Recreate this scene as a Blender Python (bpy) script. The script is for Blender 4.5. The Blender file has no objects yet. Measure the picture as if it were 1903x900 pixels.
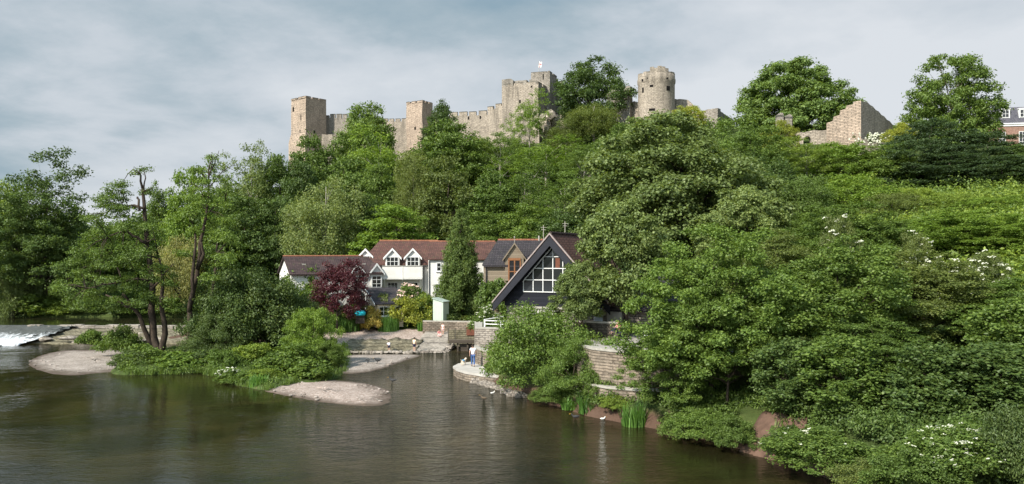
import bpy, bmesh, math, random
import numpy as np
from mathutils import Vector, Matrix
random.seed(7)
S = bpy.context.scene
COL = S.collection
F, CX, HZ, CAMZ = 1500.0, 951.5, 470.0, 10.0     # photo focal length in px, centre column, horizon row, eye height above the river
R = math.radians
def X(px, d): return (px - CX) / F * d
def ZZ(py, d): return CAMZ - (py - HZ) / F * d
def W(px, py, d): return Vector((X(px, d), d, ZZ(py, d)))
def G(px, py, z=0.0):
    d = (CAMZ - z) * F / (py - HZ)
    return (X(px, d), d)

# ------------------------------------------------------------------ objects
def tag(o, label=None, cat=None, group=None, kind=None):
    if label: o['label'] = label
    if cat: o['category'] = cat
    if group: o['group'] = group
    if kind: o['kind'] = kind
    return o
def empty(name, loc, rz=0.0):
    o = bpy.data.objects.new(name, None); COL.objects.link(o)
    o.location = loc; o.rotation_euler = (0, 0, rz); o.empty_display_size = .3
    return o
def link(name, me, mat=None, parent=None, loc=None):
    o = bpy.data.objects.new(name, me); COL.objects.link(o)
    if mat is not None:
        for m in (mat if isinstance(mat, (list, tuple)) else [mat]): me.materials.append(m)
    if parent is not None: o.parent = parent
    if loc is not None: o.location = loc
    return o
def copy_tree(o, parent=None):
    c = o.copy(); COL.objects.link(c)
    if parent is not None: c.parent = parent
    for ch in [x for x in bpy.data.objects if x.parent == o]: copy_tree(ch, c)
    return c

class MB:
    def __init__(s): s.v = []; s.f = []; s.m = []; s.cur = 0
    def add(s, vs, fs):
        n = len(s.v); s.v += [tuple(p) for p in vs]
        for f in fs: s.f.append([i + n for i in f]); s.m.append(s.cur)
        return s
    def box(s, x0, x1, y0, y1, z0, z1):
        return s.add([(x0,y0,z0),(x1,y0,z0),(x1,y1,z0),(x0,y1,z0),(x0,y0,z1),(x1,y0,z1),(x1,y1,z1),(x0,y1,z1)],
                     [(3,2,1,0),(4,5,6,7),(0,1,5,4),(1,2,6,5),(2,3,7,6),(3,0,4,7)])
    def prism(s, pts, axis_vec):
        """closed polygon pts (3D, any plane) extruded by axis_vec"""
        n = len(pts); a = Vector(axis_vec)
        vs = [Vector(p) for p in pts] + [Vector(p) + a for p in pts]
        fs = [list(range(n))[::-1], list(range(n, 2*n))] + [[i, (i+1) % n, n+(i+1) % n, n+i] for i in range(n)]
        return s.add(vs, fs)
    def bar(s, a, b, w, h=None, up=(0,0,1)):
        a = Vector(a); b = Vector(b); h = h or w
        t = (b - a).normalized(); u = Vector(up)
        if abs(t.dot(u)) > .98: u = Vector((0,1,0))
        sd = t.cross(u).normalized(); u = sd.cross(t)
        q = [sd*w/2+u*h/2, -sd*w/2+u*h/2, -sd*w/2-u*h/2, sd*w/2-u*h/2]
        return s.add([a+k for k in q] + [b+k for k in q], [(0,1,2,3),(7,6,5,4),(0,4,5,1),(1,5,6,2),(2,6,7,3),(3,7,4,0)])
    def tube(s, pts, rad, n=6, cap=True):
        pts = [Vector(p) for p in pts]; k = len(pts)
        if not hasattr(rad, '__len__'): rad = [rad]*k
        base = len(s.v); prev = None
        for i, p in enumerate(pts):
            t = (pts[min(i+1,k-1)] - pts[max(i-1,0)]).normalized()
            u = Vector((1,0,0)) if prev is None else prev
            u = (u - t*u.dot(t))
            if u.length < 1e-3: u = t.orthogonal()
            u.normalize(); prev = u; w = t.cross(u)
            for j in range(n):
                a = 2*math.pi*j/n
                s.v.append(tuple(p + (u*math.cos(a) + w*math.sin(a))*rad[i]))
        for i in range(k-1):
            for j in range(n):
                s.f.append([base+i*n+j, base+i*n+(j+1)%n, base+(i+1)*n+(j+1)%n, base+(i+1)*n+j]); s.m.append(s.cur)
        if cap:
            s.f.append([base+j for j in range(n)][::-1]); s.m.append(s.cur)
            s.f.append([base+(k-1)*n+j for j in range(n)]); s.m.append(s.cur)
        return s
    def lathe(s, prof, n=20, c=(0,0)):
        base = len(s.v)
        for r, z in prof:
            for j in range(n):
                a = 2*math.pi*j/n; s.v.append((c[0]+r*math.cos(a), c[1]+r*math.sin(a), z))
        for i in range(len(prof)-1):
            for j in range(n):
                s.f.append([base+i*n+j, base+i*n+(j+1)%n, base+(i+1)*n+(j+1)%n, base+(i+1)*n+j]); s.m.append(s.cur)
        s.f.append([base+j for j in range(n)][::-1]); s.m.append(s.cur)
        e = base+(len(prof)-1)*n
        s.f.append([e+j for j in range(n)]); s.m.append(s.cur)
        return s
    def blob(s, c, r, rng, n=7, m=5, amp=.2):
        c = Vector(c); base = len(s.v)
        for i in range(m+1):
            th = math.pi*i/m
            for j in range(n):
                a = 2*math.pi*(j+.5*(i%2))/n; k = 1+rng.uniform(-amp, amp)
                s.v.append((c.x+r[0]*k*math.sin(th)*math.cos(a), c.y+r[1]*k*math.sin(th)*math.sin(a), c.z+r[2]*k*math.cos(th)))
        for i in range(m):
            for j in range(n):
                s.f.append([base+i*n+j, base+(i+1)*n+j, base+(i+1)*n+(j+1)%n, base+i*n+(j+1)%n]); s.m.append(s.cur)
        return s
    def build(s, name, mat=None, parent=None, smooth=False, loc=None):
        me = bpy.data.meshes.new(name); me.from_pydata(s.v, [], s.f)
        if any(s.m): me.polygons.foreach_set('material_index', s.m)
        if smooth: me.polygons.foreach_set('use_smooth', [True]*len(me.polygons))
        me.update()
        return link(name, me, mat, parent, loc)

def np_mesh(name, verts, tris, smooth=False):
    me = bpy.data.meshes.new(name)
    verts = np.asarray(verts, dtype=np.float32); tris = np.asarray(tris, dtype=np.int32)
    k = tris.shape[1]
    me.vertices.add(len(verts)); me.vertices.foreach_set('co', verts.ravel())
    me.loops.add(tris.size); me.loops.foreach_set('vertex_index', tris.ravel())
    me.polygons.add(len(tris)); me.polygons.foreach_set('loop_start', np.arange(0, tris.size, k, dtype=np.int32))
    if smooth: me.polygons.foreach_set('use_smooth', np.ones(len(tris), dtype=bool))
    me.update(calc_edges=True)
    return me

# ------------------------------------------------------------------ materials
class NT:
    def __init__(s, name):
        s.m = bpy.data.materials.new(name); s.m.use_nodes = True
        s.t = s.m.node_tree; s.n = s.t.nodes; s.n.clear()
        s.out = s.n.new('ShaderNodeOutputMaterial')
    def new(s, t, **kw):
        n = s.n.new('ShaderNode' + t)
        for k, v in kw.items(): setattr(n, k, v)
        return n
    def l(s, a, b): s.t.links.new(a, b)
    def tc(s, which='Object', scale=(1,1,1), rot=(0,0,0)):
        c = s.new('TexCoord'); mp = s.new('Mapping'); mp.inputs['Scale'].default_value = scale; mp.inputs['Rotation'].default_value = rot
        s.l(c.outputs[which], mp.inputs['Vector']); return mp.outputs[0]
    def noise(s, vec, scale, detail=4, rough=.55, dist=0.0):
        n = s.new('TexNoise'); n.inputs['Scale'].default_value = scale; n.inputs['Detail'].default_value = detail
        n.inputs['Roughness'].default_value = rough; n.inputs['Distortion'].default_value = dist
        if vec is not None: s.l(vec, n.inputs['Vector'])
        return n.outputs['Fac']
    def ramp(s, fac, stops, interp='LINEAR'):
        r = s.new('ValToRGB'); r.color_ramp.interpolation = interp
        e = r.color_ramp.elements
        while len(e) < len(stops): e.new(.5)
        for i, (p, c) in enumerate(stops):
            e[i].position = p; e[i].color = (*c, 1) if len(c) == 3 else c
        s.l(fac, r.inputs[0]); return r.outputs[0]
    def mix(s, fac, a, b, mode='MIX'):
        m = s.new('MixRGB', blend_type=mode)
        for i, x in ((0, fac), (1, a), (2, b)):
            if hasattr(x, 'links'): s.l(x, m.inputs[i])
            elif i == 0: m.inputs[0].default_value = x
            else: m.inputs[i].default_value = (*x, 1)
        return m.outputs[0]
    def math(s, op, a, b=None, clamp=False):
        m = s.new('Math', operation=op, use_clamp=clamp)
        for i, x in ((0, a), (1, b)):
            if x is None: continue
            if hasattr(x, 'links'): s.l(x, m.inputs[i])
            else: m.inputs[i].default_value = x
        return m.outputs[0]
    def bump(s, h, strength=.4, dist=.05):
        b = s.new('Bump'); b.inputs['Strength'].default_value = strength; b.inputs['Distance'].default_value = dist
        s.l(h, b.inputs['Height']); return b.outputs[0]
    def bsdf(s, col, rough=.8, normal=None, spec=.3, metal=0.0):
        p = s.new('BsdfPrincipled')
        if hasattr(col, 'links'): s.l(col, p.inputs['Base Color'])
        else: p.inputs['Base Color'].default_value = (*col, 1)
        if hasattr(rough, 'links'): s.l(rough, p.inputs['Roughness'])
        else: p.inputs['Roughness'].default_value = rough
        p.inputs['Specular IOR Level'].default_value = spec; p.inputs['Metallic'].default_value = metal
        if normal is not None: s.l(normal, p.inputs['Normal'])
        s.l(p.outputs[0], s.out.inputs[0]); return p

def mat_plain(name, col, rough=.7, spec=.3, var=.18, scale=3.0, metal=0.0):
    n = NT(name); v = n.tc()
    f = n.noise(v, scale, 5, .6)
    c = n.mix(n.ramp(f, [(.3, (0,0,0)), (.7, (1,1,1))]), tuple(x*(1-var) for x in col), tuple(min(1, x*(1+var)) for x in col))
    n.bsdf(c, rough, n.bump(f, .15, .02), spec, metal); return n.m
def mat_stone(name, cols, course=.35, dark=(.08,.075,.06), bump=.6, stain=.45, mortar=None, brickw=.55):
    """coursed rubble: a brick pattern wrapped round the vertical, broken by noise, with stains and pale patches"""
    n = NT(name); co = n.new('TexCoord'); sep = n.new('SeparateXYZ'); n.l(co.outputs['Object'], sep.inputs[0])
    u = n.math('ADD', sep.outputs[0], n.math('MULTIPLY', sep.outputs[1], .83))
    cmb = n.new('CombineXYZ'); n.l(u, cmb.inputs[0]); n.l(sep.outputs[2], cmb.inputs[1])
    jit = n.new('TexNoise'); jit.inputs['Scale'].default_value = 1.3; jit.inputs['Detail'].default_value = 3
    n.l(co.outputs['Object'], jit.inputs['Vector'])
    ad = n.new('VectorMath', operation='MULTIPLY_ADD'); ad.inputs[1].default_value = (.22,.10,.0)
    n.l(jit.outputs['Color'], ad.inputs[0]); n.l(cmb.outputs[0], ad.inputs[2])
    b = n.new('TexBrick'); n.l(ad.outputs[0], b.inputs['Vector'])
    b.inputs['Scale'].default_value = 1.0; b.inputs['Brick Width'].default_value = brickw; b.inputs['Row Height'].default_value = course*.62
    b.inputs['Mortar Size'].default_value = .035; b.inputs['Mortar Smooth'].default_value = .6; b.inputs['Bias'].default_value = 0
    b.inputs['Color1'].default_value = (*cols[0], 1); b.inputs['Color2'].default_value = (*cols[1], 1)
    b.inputs['Mortar'].default_value = (*(mortar or tuple(x*.45 for x in cols[0])), 1)
    big = n.noise(co.outputs['Object'], .22, 5, .6)
    c = n.mix(n.ramp(big, [(.4, (0,0,0)), (.66, (1,1,1))]), b.outputs[0], cols[2], 'MIX')
    c = n.mix(.45, b.outputs[0], c)
    fine = n.noise(co.outputs['Object'], 3.2, 6, .7)
    c = n.mix(.75, c, n.ramp(fine, [(.3, (.35,.35,.35)), (.55, (1,1,1)), (.75, (1.35,1.32,1.28))]), 'MULTIPLY')
    st = n.new('TexNoise'); st.inputs['Scale'].default_value = 1.0; st.inputs['Detail'].default_value = 5
    mp = n.new('Mapping'); mp.inputs['Scale'].default_value = (.9,.9,.16); n.l(co.outputs['Object'], mp.inputs[0]); n.l(mp.outputs[0], st.inputs['Vector'])
    c = n.mix(n.math('MULTIPLY', n.ramp(st.outputs['Fac'], [(.5, (0,0,0)), (.72, (1,1,1))]), stain), c, dark)
    h = n.math('ADD', n.math('MULTIPLY', b.outputs['Fac'], -.6), fine)
    n.bsdf(c, .92, n.bump(h, bump, .12), .15); return n.m
def mat_roof(name, c1, c2, row=.3, moss=(.10,.11,.05), mossf=.5):
    n = NT(name); co = n.new('TexCoord')
    uvm = n.new('Mapping'); n.l(co.outputs['Object'], uvm.inputs[0])
    sep = n.new('SeparateXYZ'); n.l(uvm.outputs[0], sep.inputs[0])
    cmb = n.new('CombineXYZ'); n.l(n.math('ADD', sep.outputs[0], n.math('MULTIPLY', sep.outputs[1], .31)), cmb.inputs[0]); n.l(sep.outputs[2], cmb.inputs[1])
    b = n.new('TexBrick'); n.l(cmb.outputs[0], b.inputs['Vector']); b.inputs['Scale'].default_value = 1
    b.inputs['Brick Width'].default_value = .26; b.inputs['Row Height'].default_value = row*.62; b.inputs['Mortar Size'].default_value = .018
    b.inputs['Color1'].default_value = (*c1, 1); b.inputs['Color2'].default_value = (*c2, 1); b.inputs['Mortar'].default_value = (*tuple(x*.35 for x in c1), 1)
    f = n.noise(co.outputs['Object'], .9, 6, .65)
    c = n.mix(.8, b.outputs[0], n.ramp(f, [(.3, (.6,.6,.62)), (.6, (1.05,1,.98)), (.78, (1.5,1.4,1.3))]), 'MULTIPLY')
    g = n.noise(co.outputs['Object'], 2.3, 5, .7)
    c = n.mix(n.math('MULTIPLY', n.ramp(g, [(.56, (0,0,0)), (.72, (1,1,1))]), mossf), c, moss)
    n.bsdf(c, .85, n.bump(n.math('ADD', n.math('MULTIPLY', b.outputs['Fac'], -.5), f), .5, .05), .2); return n.m
def mat_boards(name, c1, c2, pitch=.2, axis=2, rough=.75):
    n = NT(name); co = n.new('TexCoord'); sep = n.new('SeparateXYZ'); n.l(co.outputs['Object'], sep.inputs[0])
    z = n.math('DIVIDE', sep.outputs[axis], pitch); fr = n.math('FRACT', z); fl = n.math('FLOOR', z)
    wn = n.new('TexWhiteNoise', noise_dimensions='1D'); n.l(fl, wn.inputs['W'])
    mp = n.new('Mapping'); mp.inputs['Scale'].default_value = (.6,.6,9) if axis == 2 else (9,9,.6); n.l(co.outputs['Object'], mp.inputs[0])
    g = n.noise(mp.outputs[0], 2.2, 5, .65)
    c = n.mix(n.math('ADD', n.math('MULTIPLY', wn.outputs['Value'], .55), n.math('MULTIPLY', g, .5)), c1, c2)
    edge = n.ramp(fr, [(0, (.25,.25,.25)), (.12, (1,1,1)), (1, (1,1,1))])
    c = n.mix(1, c, edge, 'MULTIPLY')
    n.bsdf(c, rough, n.bump(n.math('MULTIPLY', fr, 1), .6, .04), .25); return n.m
def mat_leaf(name, cols, trans=.42, gloss=.06):
    """leaves: each leaf its own tint, each tree its own shift; part of the light passes through"""
    n = NT(name); geo = n.new('NewGeometry'); oi = n.new('ObjectInfo'); co = n.new('TexCoord')
    cl = n.noise(co.outputs['Object'], .55, 3, .6)
    k = n.math('ADD', n.math('MULTIPLY', geo.outputs['Random Per Island'], .55), n.math('MULTIPLY', cl, .55))
    k = n.math('ADD', k, n.math('MULTIPLY', n.math('SUBTRACT', oi.outputs['Random'], .5), .3), True)
    c = n.ramp(k, [(.12, cols[0]), (.5, cols[1]), (.9, cols[2])])
    d = n.new('BsdfDiffuse'); n.l(c, d.inputs[0])
    t = n.new('BsdfTranslucent'); n.l(n.mix(1, c, (1.25,1.2,.55), 'MULTIPLY'), t.inputs[0])
    g = n.new('BsdfGlossy'); g.inputs['Roughness'].default_value = .5; g.inputs[0].default_value = (.75,.8,.7,1)
    m1 = n.new('MixShader'); m1.inputs[0].default_value = trans; n.l(d.outputs[0], m1.inputs[1]); n.l(t.outputs[0], m1.inputs[2])
    m2 = n.new('MixShader'); m2.inputs[0].default_value = gloss*.45; n.l(m1.outputs[0], m2.inputs[1]); n.l(g.outputs[0], m2.inputs[2])
    n.l(m2.outputs[0], n.out.inputs[0]); return n.m
def tone(c, lo=.62, hi=1.45, warm=1.0):
    return (tuple(x*lo for x in c), c, (c[0]*hi*1.12*warm, c[1]*hi, c[2]*hi*.9))

M = {}
LEAF = dict(
    mid=(.078,.128,.028), bright=(.112,.182,.030), yellow=(.180,.215,.036), dark=(.054,.092,.026), darker=(.034,.060,.024),
    grey=(.124,.168,.062), purple=(.055,.016,.026), willow=(.180,.195,.075), sage=(.112,.158,.054), olive=(.094,.128,.035),
    reed=(.065,.145,.030), gold=(.36,.31,.08), alder=(.086,.142,.030), conifer=(.080,.126,.036), dome=(.086,.140,.042), shade=(.056,.090,.028), lime=(.130,.190,.035))  # dark and shade: dark foliage with some cloud shadow put into the colour
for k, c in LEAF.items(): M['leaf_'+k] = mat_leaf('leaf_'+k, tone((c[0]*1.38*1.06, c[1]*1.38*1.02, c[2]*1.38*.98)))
def mat_bark(name, c1, c2):
    n = NT(name); v = n.tc('Object', (1,1,.25)); f = n.noise(v, 6, 6, .7)
    n.bsdf(n.ramp(f, [(.3, c1), (.7, c2)]), .95, n.bump(f, .8, .05), .1); return n.m
M['bark'] = mat_bark('bark', (.035,.028,.02), (.13,.11,.085))
M['bark_pale'] = mat_bark('bark_pale', (.16,.14,.11), (.40,.37,.32))
M['bark_dark'] = mat_bark('bark_dark', (.022,.017,.014), (.085,.066,.05))
M['white_flower'] = mat_plain('white_flower', (.60,.61,.48), .8, .1)
M['pink_flower'] = mat_plain('pink_flower', (.80,.58,.50), .8, .1)
M['castle'] = mat_stone('castle_stone', ((.45,.385,.31), (.32,.275,.225), (.50,.43,.35)), .42, (.12,.105,.085), .8, .75, brickw=.5, mortar=(.22,.185,.15))
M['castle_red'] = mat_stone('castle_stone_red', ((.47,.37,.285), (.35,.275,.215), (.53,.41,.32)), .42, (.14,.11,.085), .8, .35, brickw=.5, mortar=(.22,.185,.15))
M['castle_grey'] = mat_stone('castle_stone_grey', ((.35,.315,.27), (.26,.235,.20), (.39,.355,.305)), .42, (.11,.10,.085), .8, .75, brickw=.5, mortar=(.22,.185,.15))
M['cap_dark'] = mat_stone('weathered_cap_stone', ((.13,.125,.11), (.09,.085,.075), (.17,.16,.13)), .4, (.05,.05,.045), .7, .4)
M['rubble'] = mat_stone('river_wall_stone', ((.30,.24,.185), (.20,.165,.13), (.34,.29,.23)), .3, (.055,.05,.04), .9, .5, brickw=.42)
M['rubble_pale'] = mat_stone('pale_wall_stone', ((.37,.325,.28), (.27,.235,.20), (.43,.385,.335)), .3, (.14,.12,.10), .8, .35, brickw=.42)
M['rubble_dark'] = mat_stone('dark_wall_stone', ((.115,.10,.08), (.075,.065,.055), (.14,.12,.10)), .3, (.03,.03,.025), .9, .5, brickw=.42)
M['slab'] = mat_stone('worn_slab_stone', ((.38,.335,.29), (.275,.245,.205), (.44,.40,.35)), .5, (.17,.15,.12), .7, .5, brickw=1.0)
M['moss_stone'] = mat_stone('mossy_apron_stone', ((.24,.21,.14), (.155,.14,.095), (.30,.27,.20)), .35, (.05,.048,.03), .9, .75, brickw=.6)
M['concrete'] = mat_plain('path_concrete', (.40,.375,.34), .9, .15, .16, 1.2)
M['coping'] = mat_plain('coping_stone', (.34,.32,.28), .9, .15, .22, 2.5)
M['white_wall'] = mat_plain('white_render', (.65,.635,.60), .85, .2, .11, .7)
M['cream_wall'] = mat_plain('cream_render', (.70,.63,.50), .85, .2, .05, .8)
M['white_paint'] = mat_plain('white_paint', (.72,.72,.70), .5, .4, .04, 2)
M['roof_red'] = mat_roof('red_brown_tiles', (.135,.070,.058), (.095,.055,.048))
M['roof_brown'] = mat_roof('dark_brown_tiles', (.082,.056,.056), (.058,.043,.044))
M['roof_slate'] = mat_roof('grey_tiles', (.062,.056,.062), (.042,.040,.046), mossf=.3)
M['roof_blue'] = mat_roof('mansard_slate', (.13,.13,.155), (.10,.10,.125), mossf=.1)
M['ridge'] = mat_plain('ridge_tile', (.26,.11,.065), .85, .2, .25, 4)
M['timber_wall'] = mat_boards('weathered_boards', (.165,.128,.088), (.34,.278,.205), .22)
M['black_boards'] = mat_boards('black_weatherboard', (.010,.011,.016), (.021,.022,.031), .2)
M['black_paint'] = mat_plain('black_paint', (.014,.015,.022), .6, .3, .2)
M['oak'] = mat_plain('varnished_oak', (.24,.105,.045), .5, .4, .25, 5)
M['brick'] = mat_stone('red_brick', ((.31,.13,.09), (.25,.105,.075), (.33,.16,.115)), .12, (.2,.08,.05), .3, .15, mortar=(.3,.22,.18), brickw=.23)
n = NT('window_glass'); p = n.bsdf((.018,.020,.022), .06, None, .6); M['glass'] = n.m
n = NT('painted_slit_shade'); n.bsdf((.012,.011,.010), .9, None, .1); M['slit_shade'] = n.m  # near black colour stands in for the shade inside the arrow slits
M['old_wood'] = mat_boards('river_timber', (.045,.036,.028), (.11,.09,.07), .18)
M['iron'] = mat_plain('dark_iron', (.05,.045,.04), .6, .4)
M['rust'] = mat_plain('rust_brown', (.14,.055,.035), .8, .2, .35, 3)
M['shed'] = mat_boards('sage_green_boards', (.42,.50,.42), (.50,.57,.49), .16, 0)
M['shed_roof'] = mat_plain('shed_felt', (.30,.36,.32), .85, .2)
M['turquoise'] = mat_plain('turquoise_cloth', (.02,.48,.60), .6, .3, .08)
M['grey_plastic'] = mat_plain('grey_plastic', (.33,.36,.42), .5, .4, .05)
M['skin'] = mat_plain('skin', (.50,.30,.22), .6, .3, .05)
M['hair'] = mat_plain('dark_hair', (.03,.02,.014), .6, .3)
M['hair_red'] = mat_plain('auburn_hair', (.10,.035,.02), .6, .3)
for k, c in dict(shirt_white=(.74,.75,.80), jeans=(.06,.115,.27), pink=(.62,.24,.25), pale_pink=(.72,.52,.50), navy=(.03,.035,.07), cream=(.68,.62,.45),
                 dog_blue=(.12,.33,.55), dog_fur=(.66,.56,.44), shoe=(.05,.045,.04), duck_brown=(.10,.075,.05), bird_white=(.78,.77,.73), bird_dark=(.05,.05,.05),
                 light_blue=(.45,.60,.82), beak=(.55,.32,.05), flag=(.85,.83,.82), flag_red=(.62,.22,.22), orange_cloth=(.75,.30,.06)).items():
    M[k] = mat_plain(k, c, .75, .2, .1, 4)

# gravel, soil, terrain, water
def mat_gravel(name, c1, c2, c3):
    n = NT(name); co = n.new('TexCoord')
    v = n.new('TexVoronoi'); v.inputs['Scale'].default_value = 13.0; n.l(co.outputs['Object'], v.inputs['Vector'])
    sx = n.new('SeparateXYZ'); n.l(v.outputs['Color'], sx.inputs[0])
    f = n.noise(co.outputs['Object'], .6, 5, .65)
    c = n.ramp(sx.outputs[0], [(.1, c1), (.5, c2), (.9, c3)])
    c = n.mix(.7, c, n.ramp(f, [(.3, (.68,.66,.63)), (.65, (1.1,1.08,1.06))]), 'MULTIPLY')
    ps = n.new('SeparateXYZ'); gp = n.new('NewGeometry'); n.l(gp.outputs['Position'], ps.inputs[0])
    wet = n.ramp(n.math('ADD', ps.outputs[2], n.math('MULTIPLY', n.math('SUBTRACT', f, .5), .14)), [(.025, (1,1,1)), (.12, (0,0,0))])
    c = n.mix(n.math('MULTIPLY', wet, .9), c, (.075,.055,.04))
    n.bsdf(c, .9, n.bump(v.outputs['Distance'], .5, .04), .2); return n.m
M['gravel'] = mat_gravel('pink_gravel', (.24,.185,.155), (.33,.265,.23), (.47,.40,.36))
M['gravel_grey'] = mat_gravel('grey_gravel', (.215,.185,.16), (.30,.26,.23), (.42,.375,.345))
n = NT('ground_soil'); co = n.new('TexCoord'); gp = n.new('NewGeometry'); ps = n.new('SeparateXYZ'); n.l(gp.outputs['Position'], ps.inputs[0])
f = n.noise(co.outputs['Object'], .35, 6, .65); g = n.noise(co.outputs['Object'], 2.5, 5, .7)
c = n.mix(n.ramp(n.math('ADD', f, n.math('MULTIPLY', g, .4)), [(.5, (0,0,0)), (.85, (1,1,1))]), (.030,.052,.014), (.068,.088,.026))
soil = n.mix(g, (.055,.034,.024), (.13,.082,.06))
c = n.mix(n.ramp(n.math('ADD', ps.outputs[2], n.math('MULTIPLY', n.math('SUBTRACT', f, .5), 1.2)), [(.55, (0,0,0)), (.95, (1,1,1))]), soil, c)
n.bsdf(c, .95, n.bump(n.math('ADD', f, g), .8, .2), .1); M['ground'] = n.m
n = NT('island_turf'); co = n.new('TexCoord'); f = n.noise(co.outputs['Object'], 1.2, 6, .7)
n.bsdf(n.ramp(f, [(.3, (.04,.045,.018)), (.55, (.055,.085,.022)), (.8, (.15,.105,.07))]), .95, n.bump(f, .8, .15), .1); M['island'] = n.m
n = NT('terrace_paving'); co = n.new('TexCoord'); f = n.noise(co.outputs['Object'], 1.0, 5, .6)
n.bsdf(n.ramp(f, [(.3, (.27,.25,.225)), (.7, (.38,.355,.325))]), .9, n.bump(f, .3, .02), .15); M['paving'] = n.m

def mat_water(name, deep, shallow, rip=1.0, pale=0.0):
    n = NT(name); gp = n.new('NewGeometry')
    def wv(scale, rot, sc, det, rough=.6, dist=.6):
        mp = n.new('Mapping'); mp.inputs['Scale'].default_value = scale; mp.inputs['Rotation'].default_value = (0,0,rot)
        n.l(gp.outputs['Position'], mp.inputs[0]); return n.noise(mp.outputs[0], sc, det, rough, dist)
    a = wv((.5,1.25,1), .25, 1.25, 4); b = wv((.7,1.5,1), -.35, 4.2, 3); big = wv((1,1,1), 0, .09, 3)
    calm = n.ramp(big, [(.40, (.25,.25,.25)), (.62, (1,1,1))])
    # livelier water down the middle of the channel below the sluice
    sp = n.new('SeparateXYZ'); n.l(gp.outputs['Position'], sp.inputs[0])
    cxx = n.math('ADD', n.math('MULTIPLY', sp.outputs[1], -.11), 2.0)
    dx = n.math('ABSOLUTE', n.math('SUBTRACT', sp.outputs[0], cxx))
    run = n.ramp(n.math('DIVIDE', dx, 14.0), [(.25, (1,1,1)), (.8, (0,0,0))])
    amt = n.math('ADD', n.math('MULTIPLY', run, 1.7), n.math('MULTIPLY', calm, .30))
    h = n.math('MULTIPLY', n.math('ADD', a, n.math('MULTIPLY', b, .5)), amt)
    nb = n.bump(h, .8*rip, .13)
    col = n.mix(n.ramp(wv((1,1,1), 0, .16, 4), [(.42, (0,0,0)), (.66, (1,1,1))]), deep, shallow)
    p = n.bsdf(col, .04, nb, .5); p.inputs['IOR'].default_value = 1.3
    return n.m
M['water'] = mat_water('river_water', (.013,.012,.0045), (.032,.026,.010))
M['water_up'] = mat_water('still_water', (.016,.020,.009), (.03,.03,.012), .3)
n = NT('weir_foam'); co = n.new('TexCoord')
mp = n.new('Mapping'); mp.inputs['Scale'].default_value = (1.6,.22,.3); mp.inputs['Rotation'].default_value = (0,0,.12); n.l(co.outputs['Object'], mp.inputs[0])
f = n.noise(mp.outputs[0], 1.6, 6, .65, .8); sp = n.new('SeparateXYZ'); n.l(co.outputs['Object'], sp.inputs[0])
zz = n.ramp(sp.outputs[2], [(.15, (.9,.9,.9)), (.7, (.55,.55,.55)), (1.0, (.05,.05,.05))])
k = n.ramp(n.math('ADD', f, n.math('MULTIPLY', n.math('SUBTRACT', zz, .5), .5)), [(.40, (0,0,0)), (.66, (1,1,1))])
n.bsdf(n.mix(k, (.10,.105,.10), (.80,.83,.86)), .35, n.bump(f, .8, .12), .5); M['foam'] = n.m

# ------------------------------------------------------------------ camera, light, world
cam = bpy.data.cameras.new('camera'); camo = bpy.data.objects.new('camera', cam); COL.objects.link(camo)
camo.location = (0, 0, CAMZ); camo.rotation_euler = (R(90), 0, 0)
cam.sensor_width = 36; cam.lens = F/1903*36; cam.shift_y = (HZ-450)/1903; cam.clip_end = 20000; cam.clip_start = .5
S.camera = camo
SUN = Vector((-.63, -.69, .76)).normalized()
sl = bpy.data.lights.new('sun', 'SUN'); sl.energy = 4.3; sl.angle = R(1.5); sl.color = (1, .93, .82)
so = bpy.data.objects.new('sun', sl); COL.objects.link(so); so.rotation_euler = (-SUN).to_track_quat('-Z', 'Y').to_euler(); so.location = (-60, -40, 90)

SKX, SKY = 9.1, 8.8
wd = bpy.data.worlds.new('World'); S.world = wd; wd.use_nodes = True
t = wd.node_tree; t.nodes.clear()
class WT(NT):
    def __init__(s): s.t = t; s.n = t.nodes; s.out = s.n.new('ShaderNodeOutputWorld')
n = WT()
sky = n.new('TexSky', sky_type='NISHITA'); sky.sun_disc = False
sky.sun_elevation = math.asin(SUN.z); sky.sun_rotation = math.atan2(SUN.x, SUN.y); sky.air_density = 1.2; sky.dust_density = 2.0
co = n.new('TexCoord'); sep = n.new('SeparateXYZ'); n.l(co.outputs['Generated'], sep.inputs[0])
zc = n.math('ADD', n.math('MAXIMUM', sep.outputs[2], 0.0), .22)
cmb = n.new('CombineXYZ'); n.l(n.math('DIVIDE', sep.outputs[0], zc), cmb.inputs[0]); n.l(n.math('DIVIDE', sep.outputs[1], zc), cmb.inputs[1])
mp = n.new('Mapping'); mp.inputs['Location'].default_value = (SKX, SKY, 0); mp.inputs['Scale'].default_value = (.8,.8,1); mp.inputs['Rotation'].default_value = (0,0,.22)
n.l(cmb.outputs[0], mp.inputs[0])
big = n.noise(mp.outputs[0], .7, 4, .5, .12)
fine = n.noise(mp.outputs[0], 2.3, 7, .6, .15)
east = n.math('MULTIPLY', n.math('ADD', sep.outputs[0], .22), .36)       # the cloud deck is thinner and paler towards the east
low = n.math('MULTIPLY', n.math('SUBTRACT', .2, sep.outputs[2]), 1.15)      # brighter towards the horizon
f = n.math('ADD', n.math('ADD', n.math('ADD', n.math('MULTIPLY', big, .9), n.math('MULTIPLY', fine, .46)), east), low)
f = n.math('SUBTRACT', f, .06)
cl = n.ramp(f, [(.48, (1.95,2.75,3.3)), (.57, (2.75,3.4,3.85)), (.66, (4.0,4.4,4.8)), (.78, (5.0,5.25,5.55))])
cov = n.ramp(f, [(.36, (.86,.86,.86)), (.54, (.97,.97,.97))])
c = n.mix(cov, sky.outputs[0], cl)
dt = n.new('VectorMath', operation='DOT_PRODUCT'); n.l(co.outputs['Generated'], dt.inputs[0]); dt.inputs[1].default_value = tuple(SUN)
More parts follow.
